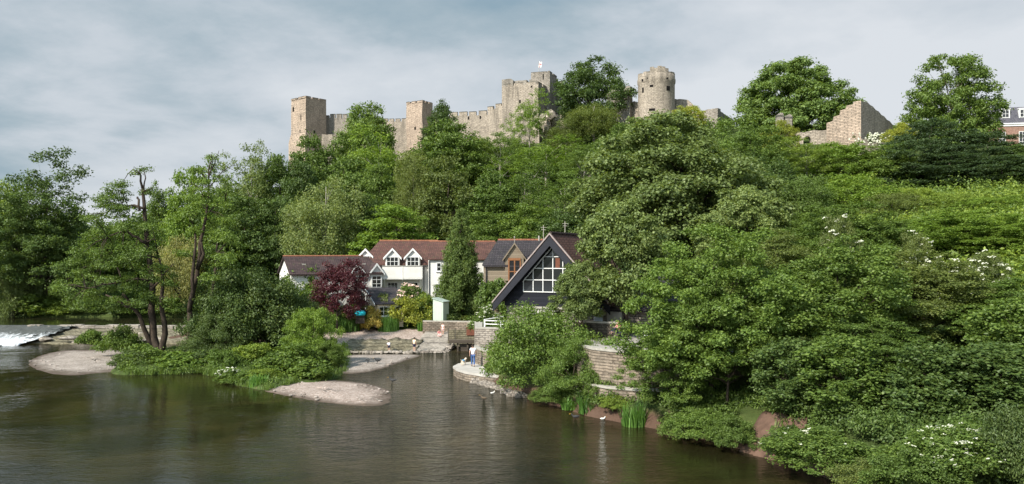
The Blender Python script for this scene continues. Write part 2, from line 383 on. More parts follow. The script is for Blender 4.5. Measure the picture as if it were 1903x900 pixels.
au = n.math('POWER', n.math('MAXIMUM', dt.outputs['Value'], 0.0), 2.0)        # brighter thin cloud added round the sun, behind the viewer, to fill shadows
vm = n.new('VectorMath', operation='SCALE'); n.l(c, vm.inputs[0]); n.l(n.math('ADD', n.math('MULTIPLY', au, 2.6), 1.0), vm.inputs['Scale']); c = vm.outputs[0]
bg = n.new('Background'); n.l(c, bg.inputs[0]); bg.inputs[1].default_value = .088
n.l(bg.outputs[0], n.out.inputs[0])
vs = S.view_settings; vs.view_transform = 'Standard'; vs.look = 'None'; vs.gamma = 1; vs.exposure = .72; vs.use_curve_mapping = False
S.cycles.use_denoising = True; S.cycles.max_bounces = 8; S.cycles.diffuse_bounces = 5; S.cycles.transmission_bounces = 3; S.cycles.transparent_max_bounces = 6

# ------------------------------------------------------------------ terrain
BANK = [(850,690),(870,692),(915,716),(960,732),(1000,747),(1050,763),(1100,777),(1150,787),(1200,796),(1260,808),(1320,822),(1400,842),(1480,866),(1550,896)]
bank = [G(*p) for p in BANK]
lower = [(16.5,28),(18,14),(19,0),(19,-80),(-88,-80),(-88,94),(-60,92),(-36,90),(-30,88),(-24,84),(-19.5,81.2),(-13.5,80.5),(-8,80.5),(-5.8,82.5),(-4.6,87),(-3.2,87),(-3.0,80),(-3.4,74)] + bank
upper = [(-400,95.5),(-34,95.5),(-30,99),(-33,105),(-45,108.5),(-400,110)]
def sdist(P, poly):
    poly = np.array(poly); n = len(poly); d = np.full(len(P), 1e9); ins = np.zeros(len(P), bool)
    for i in range(n):
        a = poly[i]; b = poly[(i+1) % n]; ab = b-a; t_ = np.clip(((P-a)@ab)/(ab@ab), 0, 1)
        d = np.minimum(d, np.hypot(*(P-(a+t_[:,None]*ab)).T))
        cond = ((a[1] > P[:,1]) != (b[1] > P[:,1]))
        xi = (b[0]-a[0])*(P[:,1]-a[1])/(b[1]-a[1]+1e-12)+a[0]
        ins ^= cond & (P[:,0] < xi)
    return np.where(ins, -d, d)
CP = np.array([(4,52,1.1),(7,49,1.2),(10,47,1.3),(13,44,1.7),(16,38,1.9),(20,30,2),(26,10,3),(14.5,46,2.0),(18,45,2.1),(5,49.6,1.2),(8,48,1.3),(12,46.7,1.7),
    (6.5,53.5,3.6),(10,51.5,3.7),(16,50,3.8),(22,48,3.9),(10,56,3.8),(16,55,3.8),(24,52,4),(32,46,4.6),(44,38,6),(3,62,3.0),(8,61,3.5),(12,66,4),(0,66,1.6),(-2,72,1.2),(-1,80,2),
    (-8,93.8,1.6),(-18,94.5,1.5),(-26,95,1.4),(-20,87,.2),(-12,86.5,.2),(-12,90.5,.8),(-20,91,.7),(-7,85,.0),(-6.5,88,.3),(-25,100,3.4),(-12,101,3.9),(-3,98,4.2),(2,90,4.2),(10,85,5),(-25,114,5),(-10,114,6),(5,106,7),
    (15,90,7.5),(25,75,8),(30,60,6.5),(40,55,9),(-20,135,13),(-5,135,15),(10,130,17),(25,110,15.5),(42,100,15.5),(55,95,16),(72,100,17),(90,100,17),(28,88,11),(45,78,12),(60,70,12.5),
    (-47,180,28),(-22,178,31),(5,172,34),(28,162,35),(45,150,33),(60,135,28),(78,125,26),(92,150,30),(0,230,37),(60,220,34),(-60,215,24),(-32,155,18),
    (-55,113,2.3),(-45,120,3),(-90,115,2.3),(-150,150,4),(-60,150,7),(-75,180,10),(-38,112,3),(-120,250,10),(-300,300,8),(200,100,24),(200,250,34),(-300,-100,4),(300,0,24),(0,-150,3),(120,60,20),(-300,100,3)], float)
_D = np.hypot(CP[:,None,0]-CP[None,:,0], CP[:,None,1]-CP[None,:,1])
_n = len(CP); _A = np.zeros((_n+1,_n+1)); _A[:_n,:_n] = -_D + np.eye(_n)*-.6; _A[:_n,_n] = 1; _A[_n,:_n] = 1
_w = np.linalg.solve(_A, np.append(CP[:,2], 0))
def fbm(P, s, seed=0, o=3):
    r = np.random.default_rng(seed); out = 0; a = 1.
    for _ in range(o):
        for __ in range(3):
            th = r.uniform(0, 6.28); ph = r.uniform(0, 6.28)
            out = out + a*np.sin((P[:,0]*math.cos(th)+P[:,1]*math.sin(th))*s*r.uniform(.7,1.4)+ph)
        s *= 2.1; a *= .5
    return out/5
def terrain(P):
    P = np.atleast_2d(np.asarray(P, float))
    Q = P.copy(); d = np.hypot(P[:,0]-20, P[:,1]-120)
    z = np.zeros(len(P))
    for i in range(0, len(P), 20000):
        q = P[i:i+20000]; z[i:i+20000] = -np.hypot(q[:,None,0]-CP[None,:,0], q[:,None,1]-CP[None,:,1])@_w[:_n] + _w[_n]
    far = np.clip((d-260)/250, 0, 1); far = far*far*(3-2*far)
    hills = 6 + np.clip((P[:,1]-700)/1200, 0, 1)*(62+30*fbm(P, .0016, 4))
    z = z*(1-far) + hills*far
    z = z + .15*fbm(P, .5, 2)*np.clip((z-1.5)/2, 0, 1)
    s1 = sdist(P, lower); s2 = sdist(P, upper)
    k1 = np.clip((s1+.9)/2.0, 0, 1); k1 = k1*k1*(3-2*k1)
    z = -1.3*(1-k1) + z*k1
    k2 = np.clip((s2+.8)/2.0, 0, 1); k2 = k2*k2*(3-2*k2)
    return .1*(1-k2) + np.maximum(z, np.where(s2 < 6, np.where(P[:,1] > 96, 1.6, z), z))*k2
def gz(x, y): return float(terrain([(x, y)])[0])
def axis(a, b, step, lo, hi):
    c = list(np.arange(a, b+1e-6, step)); s = step
    while c[-1] < hi: s *= 1.22; c.append(c[-1]+s)
    s = step
    while c[0] > lo: s *= 1.22; c.insert(0, c[0]-s)
    return np.array(c)
gx = axis(-62, 40, .75, -6000, 6000); gy = axis(26, 112, .75, -1500, 9000)
GX, GY = np.meshgrid(gx, gy); PP = np.c_[GX.ravel(), GY.ravel()]
zz = terrain(PP)
nx = len(gx); ny = len(gy)
ii = (np.arange(ny-1)[:,None]*nx + np.arange(nx-1)[None,:]).ravel()
me = np_mesh('ground', np.c_[PP, zz], np.c_[ii, ii+1, ii+nx+1, ii+nx], True)
tag(link('ground', me, M['ground']), kind='structure')

wm = MB().add([(-400,-200,0),(60,-200,0),(60,92.5,0),(-400,92.5,0)], [(0,1,2,3)]).build('river_water', M['water']); tag(wm, kind='structure')
wm = MB().add([(-400,95.9,1.3),(-27,95.9,1.3),(-27,114,1.3),(-400,114,1.3)], [(0,1,2,3)]).build('upstream_water', M['water_up']); tag(wm, kind='structure')

def mound(name, pix, h, mat, edge=.35, seed=1, z0=-.25, kind='structure', zfun=None, rings=14, sub=6, amp=.10):
    """a low bank whose waterline is the polygon pix (photo pixels on the water plane) and which rises to h"""
    rng = np.random.default_rng(seed)
    poly = np.array([G(*p) for p in pix]); n0 = len(poly)
    # Catmull-Rom the outline
    out = []
    for i in range(n0):
        p0, p1, p2, p3 = poly[i-1], poly[i], poly[(i+1)%n0], poly[(i+2)%n0]
        for k in range(sub):
            t_ = k/sub
            out.append(.5*((2*p1)+(-p0+p2)*t_+(2*p0-5*p1+4*p2-p3)*t_**2+(-p0+3*p1-3*p2+p3)*t_**3))
    out = np.array(out); n_ = len(out); c = out.mean(0)
    V = []
    for r in range(rings+1):
        s = 1.06*(1-r/rings) if r < rings else 0
        s = 1.06*(1-(r/rings)**1.3)
        pts = c+(out-c)*s
        e = np.clip((1-s)/edge, -.3, 1)
        zz_ = np.where(e > 0, h*np.sin(np.clip(e,0,1)*math.pi/2)**.8, 0) + np.where(e <= 0, e*1.2, 0)
        zz_ = np.full(n_, float(zz_)) + amp*fbm(pts, 1.4, seed)*min(1, max(0, (1-s)*5))
        V.append(np.c_[pts + .06*rng.normal(size=pts.shape), zz_])
    V = np.concatenate(V)
    Fc = [[r*n_+j, r*n_+(j+1)%n_, (r+1)*n_+(j+1)%n_, (r+1)*n_+j] for r in range(rings) for j in range(n_)]
    area = np.cross(out[1:]-out[:-1], out[:-1]-c).sum()
    if area > 0: Fc = [f[::-1] for f in Fc]
    o = link(name, np_mesh(name, V, Fc, True), mat); tag(o, kind=kind); return o
mound('gravel_bar', [(52,676),(72,662),(115,652),(170,650),(240,650),(330,655),(330,685),(232,690),(180,694),(130,698),(82,692)], .2, M['gravel_grey'], .95, 3, amp=.035)
mound('gravel_bar', [(488,716),(515,716),(560,708),(620,707),(680,713),(716,722),(728,738),(715,752),(672,755),(610,749),(560,741),(520,733),(492,726)], .2, M['gravel'], .95, 4, amp=.04)
mound('gravel_bar', [(600,664),(660,660),(720,659),(782,660),(752,671),(716,684),(680,692),(640,695),(590,690)], .26, M['gravel_grey'], .95, 5, amp=.03)
mound('island_bank', [(205,690),(235,668),(300,650),(420,640),(560,640),(640,650),(640,690),(600,712),(540,716),(500,726),(440,716),(420,706),(380,694),(300,696),(232,697)], .5, M['island'], .25, 6)

# stones washed up on the bars
rngp = np.random.default_rng(77); mbp = MB(); k_ = 0
for pg, n_, hh in (([(60,676),(120,656),(230,655),(225,686),(130,694)], 160, .10), ([(500,722),(560,712),(680,716),(718,736),(690,750),(610,746),(540,736)], 260, .10), ([(620,680),(660,663),(770,662),(700,684)], 120, .1)):
    pl_ = [G(*p) for p in pg]; xs_ = [p[0] for p in pl_]; ys_ = [p[1] for p in pl_]; c_ = 0
    while c_ < n_:
        q = (rngp.uniform(min(xs_), max(xs_)), rngp.uniform(min(ys_), max(ys_)))
        if sdist(np.array([q]), pl_)[0] > .5: c_ += .05; continue
        r_ = rngp.uniform(.04,.13); mbp.blob((q[0], q[1], hh*rngp.uniform(.5,1.3)), (r_*1.3, r_, r_*.7), rngp, 5, 3, .25); c_ += 1
tag(mbp.build('pebbles', M['gravel_grey']), 'loose pebbles scattered over the gravel bars', kind='stuff')
# ------------------------------------------------------------------ beach, weir, sluice
def rough_slab(name, corners, nu, nv, amp, mat, parent=None, seed=1, thick=.6):
    """an uneven bilinear stone sheet with a skirt; corners given anticlockwise from front left"""
    rng = np.random.default_rng(seed); a, b, c, d = [np.array(p, float) for p in corners]
    V = []
    for j in range(nv+1):
        for i in range(nu+1):
            u, v = i/nu, j/nv
            p = a*(1-u)*(1-v)+b*u*(1-v)+c*u*v+d*(1-u)*v
            V.append(p + np.array([rng.normal()*.03, rng.normal()*.03, rng.normal()*amp]))
    n0 = len(V); Fc = [[j*(nu+1)+i, j*(nu+1)+i+1, (j+1)*(nu+1)+i+1, (j+1)*(nu+1)+i] for j in range(nv) for i in range(nu)]
    rim = [i for i in range(nu+1)] + [j*(nu+1)+nu for j in range(1, nv+1)] + [nv*(nu+1)+i for i in range(nu-1, -1, -1)] + [j*(nu+1) for j in range(nv-1, 0, -1)]
    for k in rim: V.append(np.array(V[k]) - np.array([0, 0, thick]))
    m = len(rim)
    for k in range(m): Fc.append([rim[(k+1) % m], rim[k], n0+k, n0+(k+1) % m])
    return link(name, np_mesh(name, V, Fc), mat, parent)
o = rough_slab('gravel_beach', [(X(560,80.5),80.5,-.25),(X(815,82),82,-.2),(X(850,91.6),91.6,1.3),(X(560,93.4),93.4,1.25)], 50, 26, .025, M['gravel'], None, 7, 1.2)
o.data.polygons.foreach_set('use_smooth', [True]*len(o.data.polygons)); tag(o, kind='structure')
rng = np.random.default_rng(5)
weir = empty('weir', (-45, 92, 0)); tag(weir, 'long sloping stone weir with pale capstones across the river at left', 'weir')
o = rough_slab('stone_apron', [(-88-(-45),-4.5,-.2),(11.5,-3.5,.05),(11.5,4.2,1.15),(-88+45,4.0,1.1)], 60, 7, .07, M['moss_stone'], weir, 3)
mb = MB()
x = -12.5
while x < 11:
    w = rng.uniform(.7, 1.7); z = 1.36+rng.uniform(-.06,.1)
    mb.box(x, x+w-.05, 3.7+rng.uniform(-.1,.1), 4.6, .7, z); x += w
mb.build('capstone', M['slab'], weir)
for k in range(20):
    mb = MB().blob((rng.uniform(-13.5, 10), rng.uniform(-3.6,2.5), rng.uniform(.15,.8)*.8), (rng.uniform(.4,1.1), rng.uniform(.3,.7), rng.uniform(.12,.28)), rng, 7, 4, .25); mb.build('loose_stone', M['slab'], weir)
for k in range(9):
    mb = MB().blob((rng.uniform(-12.5,-9), rng.uniform(-4.4,-2.6), .06), (rng.uniform(.6,1.3), rng.uniform(.4,.8), .2), rng, 7, 4, .25); mb.build('loose_stone', M['slab'], weir)
ws = []
rngw = np.random.default_rng(2)
nxw, nyw = 160, 26
for j in range(nyw+1):
    for i in range(nxw+1):
        u, v = i/nxw, j/nyw
        xr = -90+u*(90-51.5) - v*1.5 + (0 if u < .97 else rngw.normal()*.3)
        yy = 96.4 - v*9.6 - max(0, math.sin(u*9))*v*.12
        zz_ = 1.34*(1-v**1.25) + .03 + rngw.normal()*.06*(v > .05)+.10*math.sin(u*160+3*math.sin(v*9))*v*(1-v) - .04*(v > .97)
        ws.append((xr, yy, zz_))
fw = [[j*(nxw+1)+i, (j+1)*(nxw+1)+i, (j+1)*(nxw+1)+i+1, j*(nxw+1)+i+1] for j in range(nyw) for i in range(nxw)]
o = link('falling_water', np_mesh('falling_water', ws, fw, True), M['foam']); tag(o, kind='structure')

# old mossy apron between the beach and the channel
ap = empty('stone_ledge', (-13, 82, 0)); tag(ap, 'mossy dark stone ledge below the gravel beach where the children paddle', 'ledge')
rough_slab('ledge_face', [(-5.2,-1.7,-.1),(3.2,-1.7,-.05),(3.6,3.4,.95),(-4.0,3.4,.9)], 26, 9, .09, M['moss_stone'], ap, 4)
mb = MB()
for k in range(26): mb.blob((-5.6+k*.36+rng.uniform(-.1,.1), -1.7+rng.uniform(-.25,.2), .1), (rng.uniform(.18,.4), rng.uniform(.15,.3), rng.uniform(.12,.26)), rng, 6, 4, .25)
mb.build('edge_stone', M['slab'], ap)
rp = empty('stone_ramp', (-7.6, 84, 0)); tag(rp, 'pale stone slab ramp sloping from the beach down beside the sluice', 'stone ramp')
rough_slab('paving_slab', [(-2.6,-3.2,.12),(.6,-3.0,.10),(2.2,6.0,1.3),(-2.0,6.0,1.25)], 14, 14, .05, M['slab'], rp, 6, 1.0)
mb = MB()
for k in range(34):
    t_ = k/33; mb.blob((.75+t_*1.7+rng.uniform(-.1,.15), -3+t_*9, t_*1.15-.1+rng.uniform(-.1,.1)), (rng.uniform(.2,.45), rng.uniform(.2,.45), rng.uniform(.15,.3)), rng, 6, 4, .25)
for k in range(12): mb.blob((-2.8+k*.3, -3.3, .05), (.24, .25, .2), rng, 6, 4, .25)
mb.build('edge_stone', M['rubble_pale'], rp)

sl_ = empty('sluice_gate', (-4.4, 82, 0)); tag(sl_, 'dark timber sluice gate with walkway over the mill channel', 'sluice gate')
MB().box(-2.0,1.6,-.35,.35,1.02,1.16).box(-2.0,1.6,-.4,-.36,.86,1.03).build('walkway', M['old_wood'], sl_)
for xx in (-1.1, -.1, .9): MB().box(xx-.08,xx+.08,-.22,-.02,-1,1.02).build('post', M['old_wood'], sl_)
MB().box(-.95,.75,.02,.12,-.9,.75).build('gate_board', M['old_wood'], sl_)
MB().box(-2.3,1.6,2.2,2.6,.2,1.95).build('head_wall', M['moss_stone'], sl_)
MB().box(-.35,.75,2.1,2.2,1.4,2.25).bar((-.4,2.05,2.2),(.8,2.05,2.2),.1).build('winding_frame', M['rust'], sl_)
for xx in (-2.1, -1.4): MB().bar((xx,.3,1.1),(xx,.3,2.3),.06).build('rail_post', M['iron'], sl_)

def stone_wall(name, pts, z0, z1, thick, mat, label, cat='wall', cap=None, capmat=None, caph=.12):
    """a wall along the plan line pts, one mesh, with an optional coping; z1 may be a list"""
    root = empty(name, (pts[0][0], pts[0][1], 0)); tag(root, label, cat)
    P = [Vector((p[0]-pts[0][0], p[1]-pts[0][1], 0)) for p in pts]
    zt = z1 if hasattr(z1, '__len__') else [z1]*len(P)
    def run(off0, off1, za, zb):
        mb = MB(); L = []; Rr = []
        for i, p in enumerate(P):
            t_ = (P[min(i+1, len(P)-1)]-P[max(i-1, 0)]).normalized(); nrm = Vector((-t_.y, t_.x, 0))
            L.append(p+nrm*off0); Rr.append(p+nrm*off1)
        k = len(P); vs = []
        for i in range(k):
            vs += [(L[i].x, L[i].y, za[i]), (Rr[i].x, Rr[i].y, za[i]), (Rr[i].x, Rr[i].y, zb[i]), (L[i].x, L[i].y, zb[i])]
        fs = []
        for i in range(k-1):
            for j in range(4): fs.append((4*i+j, 4*(i+1)+j, 4*(i+1)+(j+1) % 4, 4*i+(j+1) % 4))
        fs += [(3,2,1,0), (4*k-4, 4*k-3, 4*k-2, 4*k-1)]
        mb.add(vs, fs); return mb
    run(0, thick, [z0]*len(P), zt).build('masonry', mat, root)
    if cap: run(-cap, thick+cap, zt, [z+caph for z in zt]).build('coping', capmat or M['coping'], root)
    return root
def arc(cx, cy, r, a0, a1, n=10): return [(cx+r*math.cos(R(a0+(a1-a0)*i/n)), cy+r*math.sin(R(a0+(a1-a0)*i/n))) for i in range(n+1)]
stone_wall('garden_wall', [(-9.9,90.3),(-6.3,89.9),(-4.0,89.4)], .8, 2.32, -.4, M['rubble'], 'low brown stone garden wall below the green shed', cap=.04)
# stone quay with path where the man walks
quay = empty('quay', (-3, 64, 0)); tag(quay, 'low stone quay with a flat concrete top jutting into the river', 'quay')
q = [(-4.45,67.6),(-4.75,66.0),(-4.35,64.4),(-3.55,62.9),(-2.3,61.6),(-1.0,60.9),(1.2,61.2),(1.5,64),(.2,67),(-1.4,68.6),(-3.4,68.8)]
q = [(x_+3, y_-64) for x_, y_ in q]
MB().prism([(x_*1.02, y_*1.0, -.9) for x_, y_ in q], (0,0,1.45)).build('masonry', M['rubble'], quay)
MB().prism([(x_*1.05, y_*1.015, .552) for x_, y_ in q], (0,0,.17)).build('path_top', M['concrete'], quay)
stone_wall('path_wall', [(-2.95,69.2),(-2.5,67.6),(-1.7,66.0),(-.4,64.6),(1.2,63.8)], .2, [1.95,1.95,1.9,1.8,1.75], -.5, M['rubble'], 'curved stone wall beside the man walking on the quay', cap=.03)
stone_wall('bastion_wall', [(-2.75,76.2),(-2.6,71.2),(1.6,70.2),(6,69)], .0, 3.35, -.8, M['rubble_pale'], 'tall pale stone wall at the mill foot beside the sluice channel', cap=.03)
rl = empty('handrail', (-2.5, 72.5, 3.4)); tag(rl, 'white painted handrail on top of the pale stone wall by the sluice', 'handrail')
for a in ((0,0),(.1,-1.1),(1.5,-1.6),(3.1,-2.0)): MB().bar((a[0],a[1],-.05),(a[0],a[1],.62),.07).build('post', M['white_paint'], rl)
mb = MB()
for z in (.3,.6): mb.tube([(0,0,z),(.1,-1.1,z),(1.5,-1.6,z),(3.1,-2.0,z)], .045, 6)
mb.bar((0,0,.6),(3.0,1.2,1.0),.07)
mb.build('rail', M['white_paint'], rl)
# terrace
tw = [(4.3,58.0),(4.1,55.5),(4.35,53.2),(5.1,51.2),(6.2,50.0),(7.6,49.3),(9.5,48.9),(12,48.3),(15,48.0),(19,47.2),(24,45.5)]
stone_wall('terrace_wall', tw, .6, 3.86, .55, M['rubble'], 'curved brown stone retaining wall holding the round terrace above the river', 'retaining wall', .06, M['coping'], .14)
lw = [(3.9,53.2),(4.7,50.6),(5.8,49.2),(7.4,48.4),(9.4,48.0),(11.2,47.6)]
stone_wall('lower_wall', lw, .4, 1.72, .5, M['rubble'], 'low stone footing wall with a pale coping below the round terrace', 'wall', .05, M['coping'], .1)
tp = [(x_+.35, y_+.3) for x_, y_ in tw] + [(34,44),(34,60),(20,64),(9,62.5),(5,61)]
o = MB().prism([(x_, y_, 3.6) for x_, y_ in tp], (0,0,.27)).build('terrace_paving', M['paving']); tag(o, kind='structure')
stone_wall('planter_wall', [(4.6,58.6),(6.2,57.9),(7.55,57.5),(7.9,58.8)], 3.6, 4.95, .4, M['rubble_dark'], 'short dark stone wall on the terrace before the white mill wall', cap=.04)
pth = [(9,45.4),(13,44.9),(17,44.2),(22,42.6)]
o = MB().add([(a,b-.7,gz(a,b)+.12) for a,b in pth]+[(a,b+.7,gz(a,b)+.12) for a,b in pth[::-1]], [(0,1,6,7),(1,2,5,6),(2,3,4,5)]).build('riverside_path', M['concrete']); tag(o, kind='structure')

o = rough_slab('earth_bank', [(11.3,40.6,-.2),(12.75,38.3,-.2),(14.3,39.2,1.95),(12.95,41.5,1.95)], 10, 10, .05, mat_plain('red_earth', (.115,.072,.053), .95, .1, .3, 2.0), None, 9, .5); tag(o, kind='structure')
# ------------------------------------------------------------------ houses
def lift(pts, y): return [(a, y, b) for a, b in pts]
def body(root, L, D, hw, hr, mat, name='wall', x0=0, zb=-1.5, hip=0):
    if hip: return MB().prism([(0,0,zb),(0,D,zb),(0,D,hw),(0,0,hw)], (hip,0,0)).prism([(hip+.002,0,zb),(hip+.002,D,zb),(hip+.002,D,hw),(hip+.002,D/2,hr),(hip+.002,0,hw)], (L-hip,0,0)).build(name, mat, root)
    return MB().prism([(x0,0,zb),(x0,D,zb),(x0,D,hw),(x0,D/2,hr),(x0,0,hw)], (L,0,0)).build(name, mat, root)
def gable_roof(root, L, D, hw, hr, mat, oh=.35, ox=.3, t=.16, x0=0, ridge=True, cut=(0,0), name='roof'):
    """two roof slabs as one closed ridge prism, ridge tiles as a sub-part; cut slants the ends (hips)"""
    k = (hr-hw)/(D/2); e = .03
    a = (-oh, hw-oh*k+e); b = (D/2, hr+e); c = (D+oh, hw-oh*k+e)
    mb = MB(); X0, X1 = x0-ox, x0+L+ox
    def ends(y, z, dz): return (z+dz)
    vs = []
    for xe, hp in ((X0, cut[0]), (X1, -cut[1])):
        vs += [(xe, a[0], a[1]), (xe+hp, b[0], b[1]), (xe, c[0], c[1]), (xe, c[0], c[1]+t), (xe+hp, b[0], b[1]+t*1.25), (xe, a[0], a[1]+t)]
    fs = [(0,1,4,5),(1,2,3,4),(6,11,10,7),(7,10,9,8)]
    for i in range(6): fs.append((i, 6+i, 6+(i+1) % 6, (i+1) % 6))
    # slanted ends get closed by a hip face
    if cut[0]: fs.append((5,4,3)); fs.append((0,2,1))
    if cut[1]: fs.append((11,9,10)); fs.append((6,7,8))
    mb.add(vs, [f[::-1] for f in fs]); o = mb.build(name, mat, root)
    me = o.data; bm = bmesh.new(); bm.from_mesh(me); bmesh.ops.recalc_face_normals(bm, faces=bm.faces); bm.to_mesh(me); bm.free()
    if ridge:
        mb = MB(); xx = X0+cut[0]
        while xx < X1-cut[1]-.2:
            mb.tube([(xx, D/2, hr+t*1.1), (xx+.42, D/2, hr+t*1.2)], .13, 6); xx += .44
        mb.build('ridge_tile', M['ridge'], o)
    return o
def window(parent, x0, x1, z0, z1, y, nx=2, nz=2, fm=None, bar=.05, fr=.09, sill=True, name='window', arch=False, split=True):
    fm = fm or M['white_paint']; mb = MB()
    mb.box(x0,x1,y-.07,y-.004,z0,z0+fr).box(x0,x1,y-.07,y-.004,z1-fr,z1).box(x0,x0+fr,y-.07,y-.004,z0+fr,z1-fr).box(x1-fr,x1,y-.07,y-.004,z0+fr,z1-fr)
    for i in range(1, nx): xm = x0+(x1-x0)*i/nx; mb.box(xm-bar/2,xm+bar/2,y-.055,y-.006,z0+fr,z1-fr)
    for i in range(1, nz): zm = z0+(z1-z0)*i/nz; mb.box(x0+fr,x1-fr,y-.05,y-.008,zm-bar/2,zm+bar/2)
    if sill: mb.box(x0-.08,x1+.08,y-.14,y-.003,z0-.08,z0-.002)
    if not split:
        mb.cur = 1; mb.box(x0+fr,x1-fr,y-.03,y-.012,z0+fr,z1-fr)
        return mb.build(name, [fm, M['glass']], parent)
    w = mb.build(name, fm, parent)
    MB().box(x0+fr,x1-fr,y-.03,y-.012,z0+fr,z1-fr).build('pane', M['glass'], w); return w
def dormer(root, xc, w, z0, z1, zr, y, depth, wallm, roofm, barge=True, nx=4, nz=2, wz=(.1,.85), win=True):
    """a gabled dormer whose front stands at y"""
    d = MB().prism([(xc-w/2,y,z0),(xc+w/2,y,z0),(xc+w/2,y,z1),(xc,y,zr),(xc-w/2,y,z1)], (0,depth,0)).build('dormer', wallm, root)
    k = (zr-z1)/(w/2); t = .1; oh = .18; e = .02
    mb = MB()
    for sgn in (-1, 1):
        pr = [(xc, y-oh, zr+e), (xc+sgn*(w/2+.2), y-oh, z1-.2*k+e), (xc+sgn*(w/2+.2), y-oh, z1-.2*k+e+t), (xc, y-oh, zr+e+t)]
        mb.prism(pr, (0, depth+oh, 0))
    mb.build('dormer_roof', roofm, d)
    if barge:
        mb = MB()
        for sgn in (-1, 1):
            mb.prism([(xc, y-oh-.05, zr+t), (xc, y-oh-.05, zr-.18), (xc+sgn*(w/2+.24), y-oh-.05, z1-.24*k-.18), (xc+sgn*(w/2+.24), y-oh-.05, z1-.24*k+t)], (0,.045,0))
        mb.build('barge_board', M['white_paint'], d)
    if win: window(d, xc-w/2+.12, xc+w/2-.12, z0+(z1-z0)*wz[0], z0+(z1-z0)*wz[1], y, nx, nz, sill=False, split=False)
    return d

# --- white house with the balcony
B = empty('white_house', (X(673,100), 100, 4.0), R(6)); tag(B, 'white rendered house with a red tiled roof, two gabled dormers and balcony', 'house')
body(B, 9.0, 7, 4.75, 7.35, M['white_wall'], hip=2.3)
gable_roof(B, 9.0, 7, 4.75, 7.35, M['roof_red'], .45, .45, cut=(2.4,0))
for xc in (3.75, 6.25): dormer(B, xc, 1.75, 4.0, 5.55, 6.5, -.75, 4.0, M['white_wall'], M['roof_red'], nx=3, wz=(.22,.98))
b = MB().box(2.6,7.4,-1.5,-.02,2.75,2.9).box(2.6,7.4,-1.52,-1.42,2.9,4.35).box(2.55,2.65,-1.5,0,2.9,4.35).box(7.35,7.45,-1.5,0,2.9,4.35).box(4.96,5.04,-1.56,-1.42,2.7,4.4).build('balcony', M['white_wall'], B)
MB().box(2.5,7.5,-1.58,-1.36,4.35,4.42).build('handrail', M['coping'], b)
for xx in (2.8, 5.0, 7.2): MB().bar((xx,-1.3,2.74),(xx,-.03,1.3),.14).build('bracket', M['white_paint'], b)
for x0 in (3.1, 5.6): window(B, x0, x0+1.3, .9, 2.35, 0, 3, 3)
window(B, .5, 1.5, 1.2, 2.3, 0, 2, 2)
dormer(B, .35, 1.45, 4.7, 5.7, 6.45, .7, 2.4, M['white_wall'], M['roof_red'], nx=3, wz=(.05,.95))
MB().tube([(7.62,-.12,4.3),(7.62,-.12,1.0)], .05).box(2.2,9.2,-.60,-.47,4.28,4.36).build('gutter', M['black_paint'], B)
# --- white cottage to the right of it, behind the conifer
B = empty('white_cottage', (X(796,99.5), 99.5, 4.0), R(3)); tag(B, 'plain white cottage with red tiled roof, mostly hidden behind the conifer', 'house')
body(B, 8.4, 7, 5.25, 7.25, M['white_wall']); gable_roof(B, 8.4, 7, 5.25, 7.25, M['roof_red'], .3, .05)
window(B, 1.0, 1.6, 3.7, 4.8, 0, 1, 2); window(B, .8, 1.7, 1.0, 2.2, 0, 2, 2)
MB().tube([(.12,-.1,5.0),(.12,-.1,.5)], .05).build('downpipe', M['black_paint'], B)
# --- low white house at the left
B = empty('low_white_house', (X(541,93.5), 93.5, 3.4), R(28)); tag(B, 'low white house with long brown roof, red ridge and small gabled half dormers', 'house')
body(B, 10.8, 6.2, 4.15, 6.0, M['white_wall']); gable_roof(B, 10.8, 6.2, 4.15, 6.0, M['roof_brown'], .35, .25)
for xc in (7.9, 10.25): dormer(B, xc, 1.5, 2.6, 4.3, 5.25, -.1, 2.8, M['white_wall'], M['roof_brown'], nx=2, nz=3, wz=(-.15,.72))
for xx in (1.6,4.2,6.4,8.9): MB().box(xx,xx+.45,1.35,1.9,5.06,5.30).build('roof_light', M['coping'], B)
o = MB().prism([(7.9+1.05*math.cos(R(a)), -.03, 1.0+1.05*math.sin(R(a))) for a in range(0,181,15)]+[(6.85,-.03,-.6),(8.95,-.03,-.6)], (0,.024,0)).build('garden_door', M['glass'], B)
mb = MB()
for xx in (6.9,7.55,8.2,8.85): mb.box(xx,xx+.07,-.09,-.034,-.6,1.6)
mb.box(6.9,8.92,-.088,-.036,1.0,1.07); mb.build('glazing_bar', M['white_paint'], o)
window(B, 2.2, 3.3, 1.8, 3.0, 0, 2, 2); window(B, 4.6, 5.7, 1.8, 3.0, 0, 2, 2)
# --- garden lean-to
B = empty('garden_room', (X(699,91.5), 91.5, 2.5), R(24)); tag(B, 'small white garden room with a grey sloping roof below the balcony', 'garden room')
MB().prism([(0,0,-1),(0,4,-1),(0,4,3.2),(0,0,1.75)], (3.2,0,0)).build('wall', M['cream_wall'], B)
o = MB().prism([(-.25,-.35,1.65),(-.25,4.1,3.27),(-.25,4.1,3.4),(-.25,-.35,1.8)], (3.7,0,0)).build('roof', M['roof_slate'], B)
MB().prism([(-.30,-.4,1.55),(-.30,4.1,3.2),(-.30,4.1,3.38),(-.30,-.4,1.76)], (.05,0,0)).build('barge_board', M['white_paint'], B)
for x0 in (.3,1.7): window(B, x0, x0+1.1, .3, 1.4, 0, 2, 2)
MB().tube([(3.3,-.4,1.7),(-.2,-.4,1.68)], .06).tube([(.05,-.12,1.6),(.05,-.12,-.6)], .04).build('gutter', M['black_paint'], B)
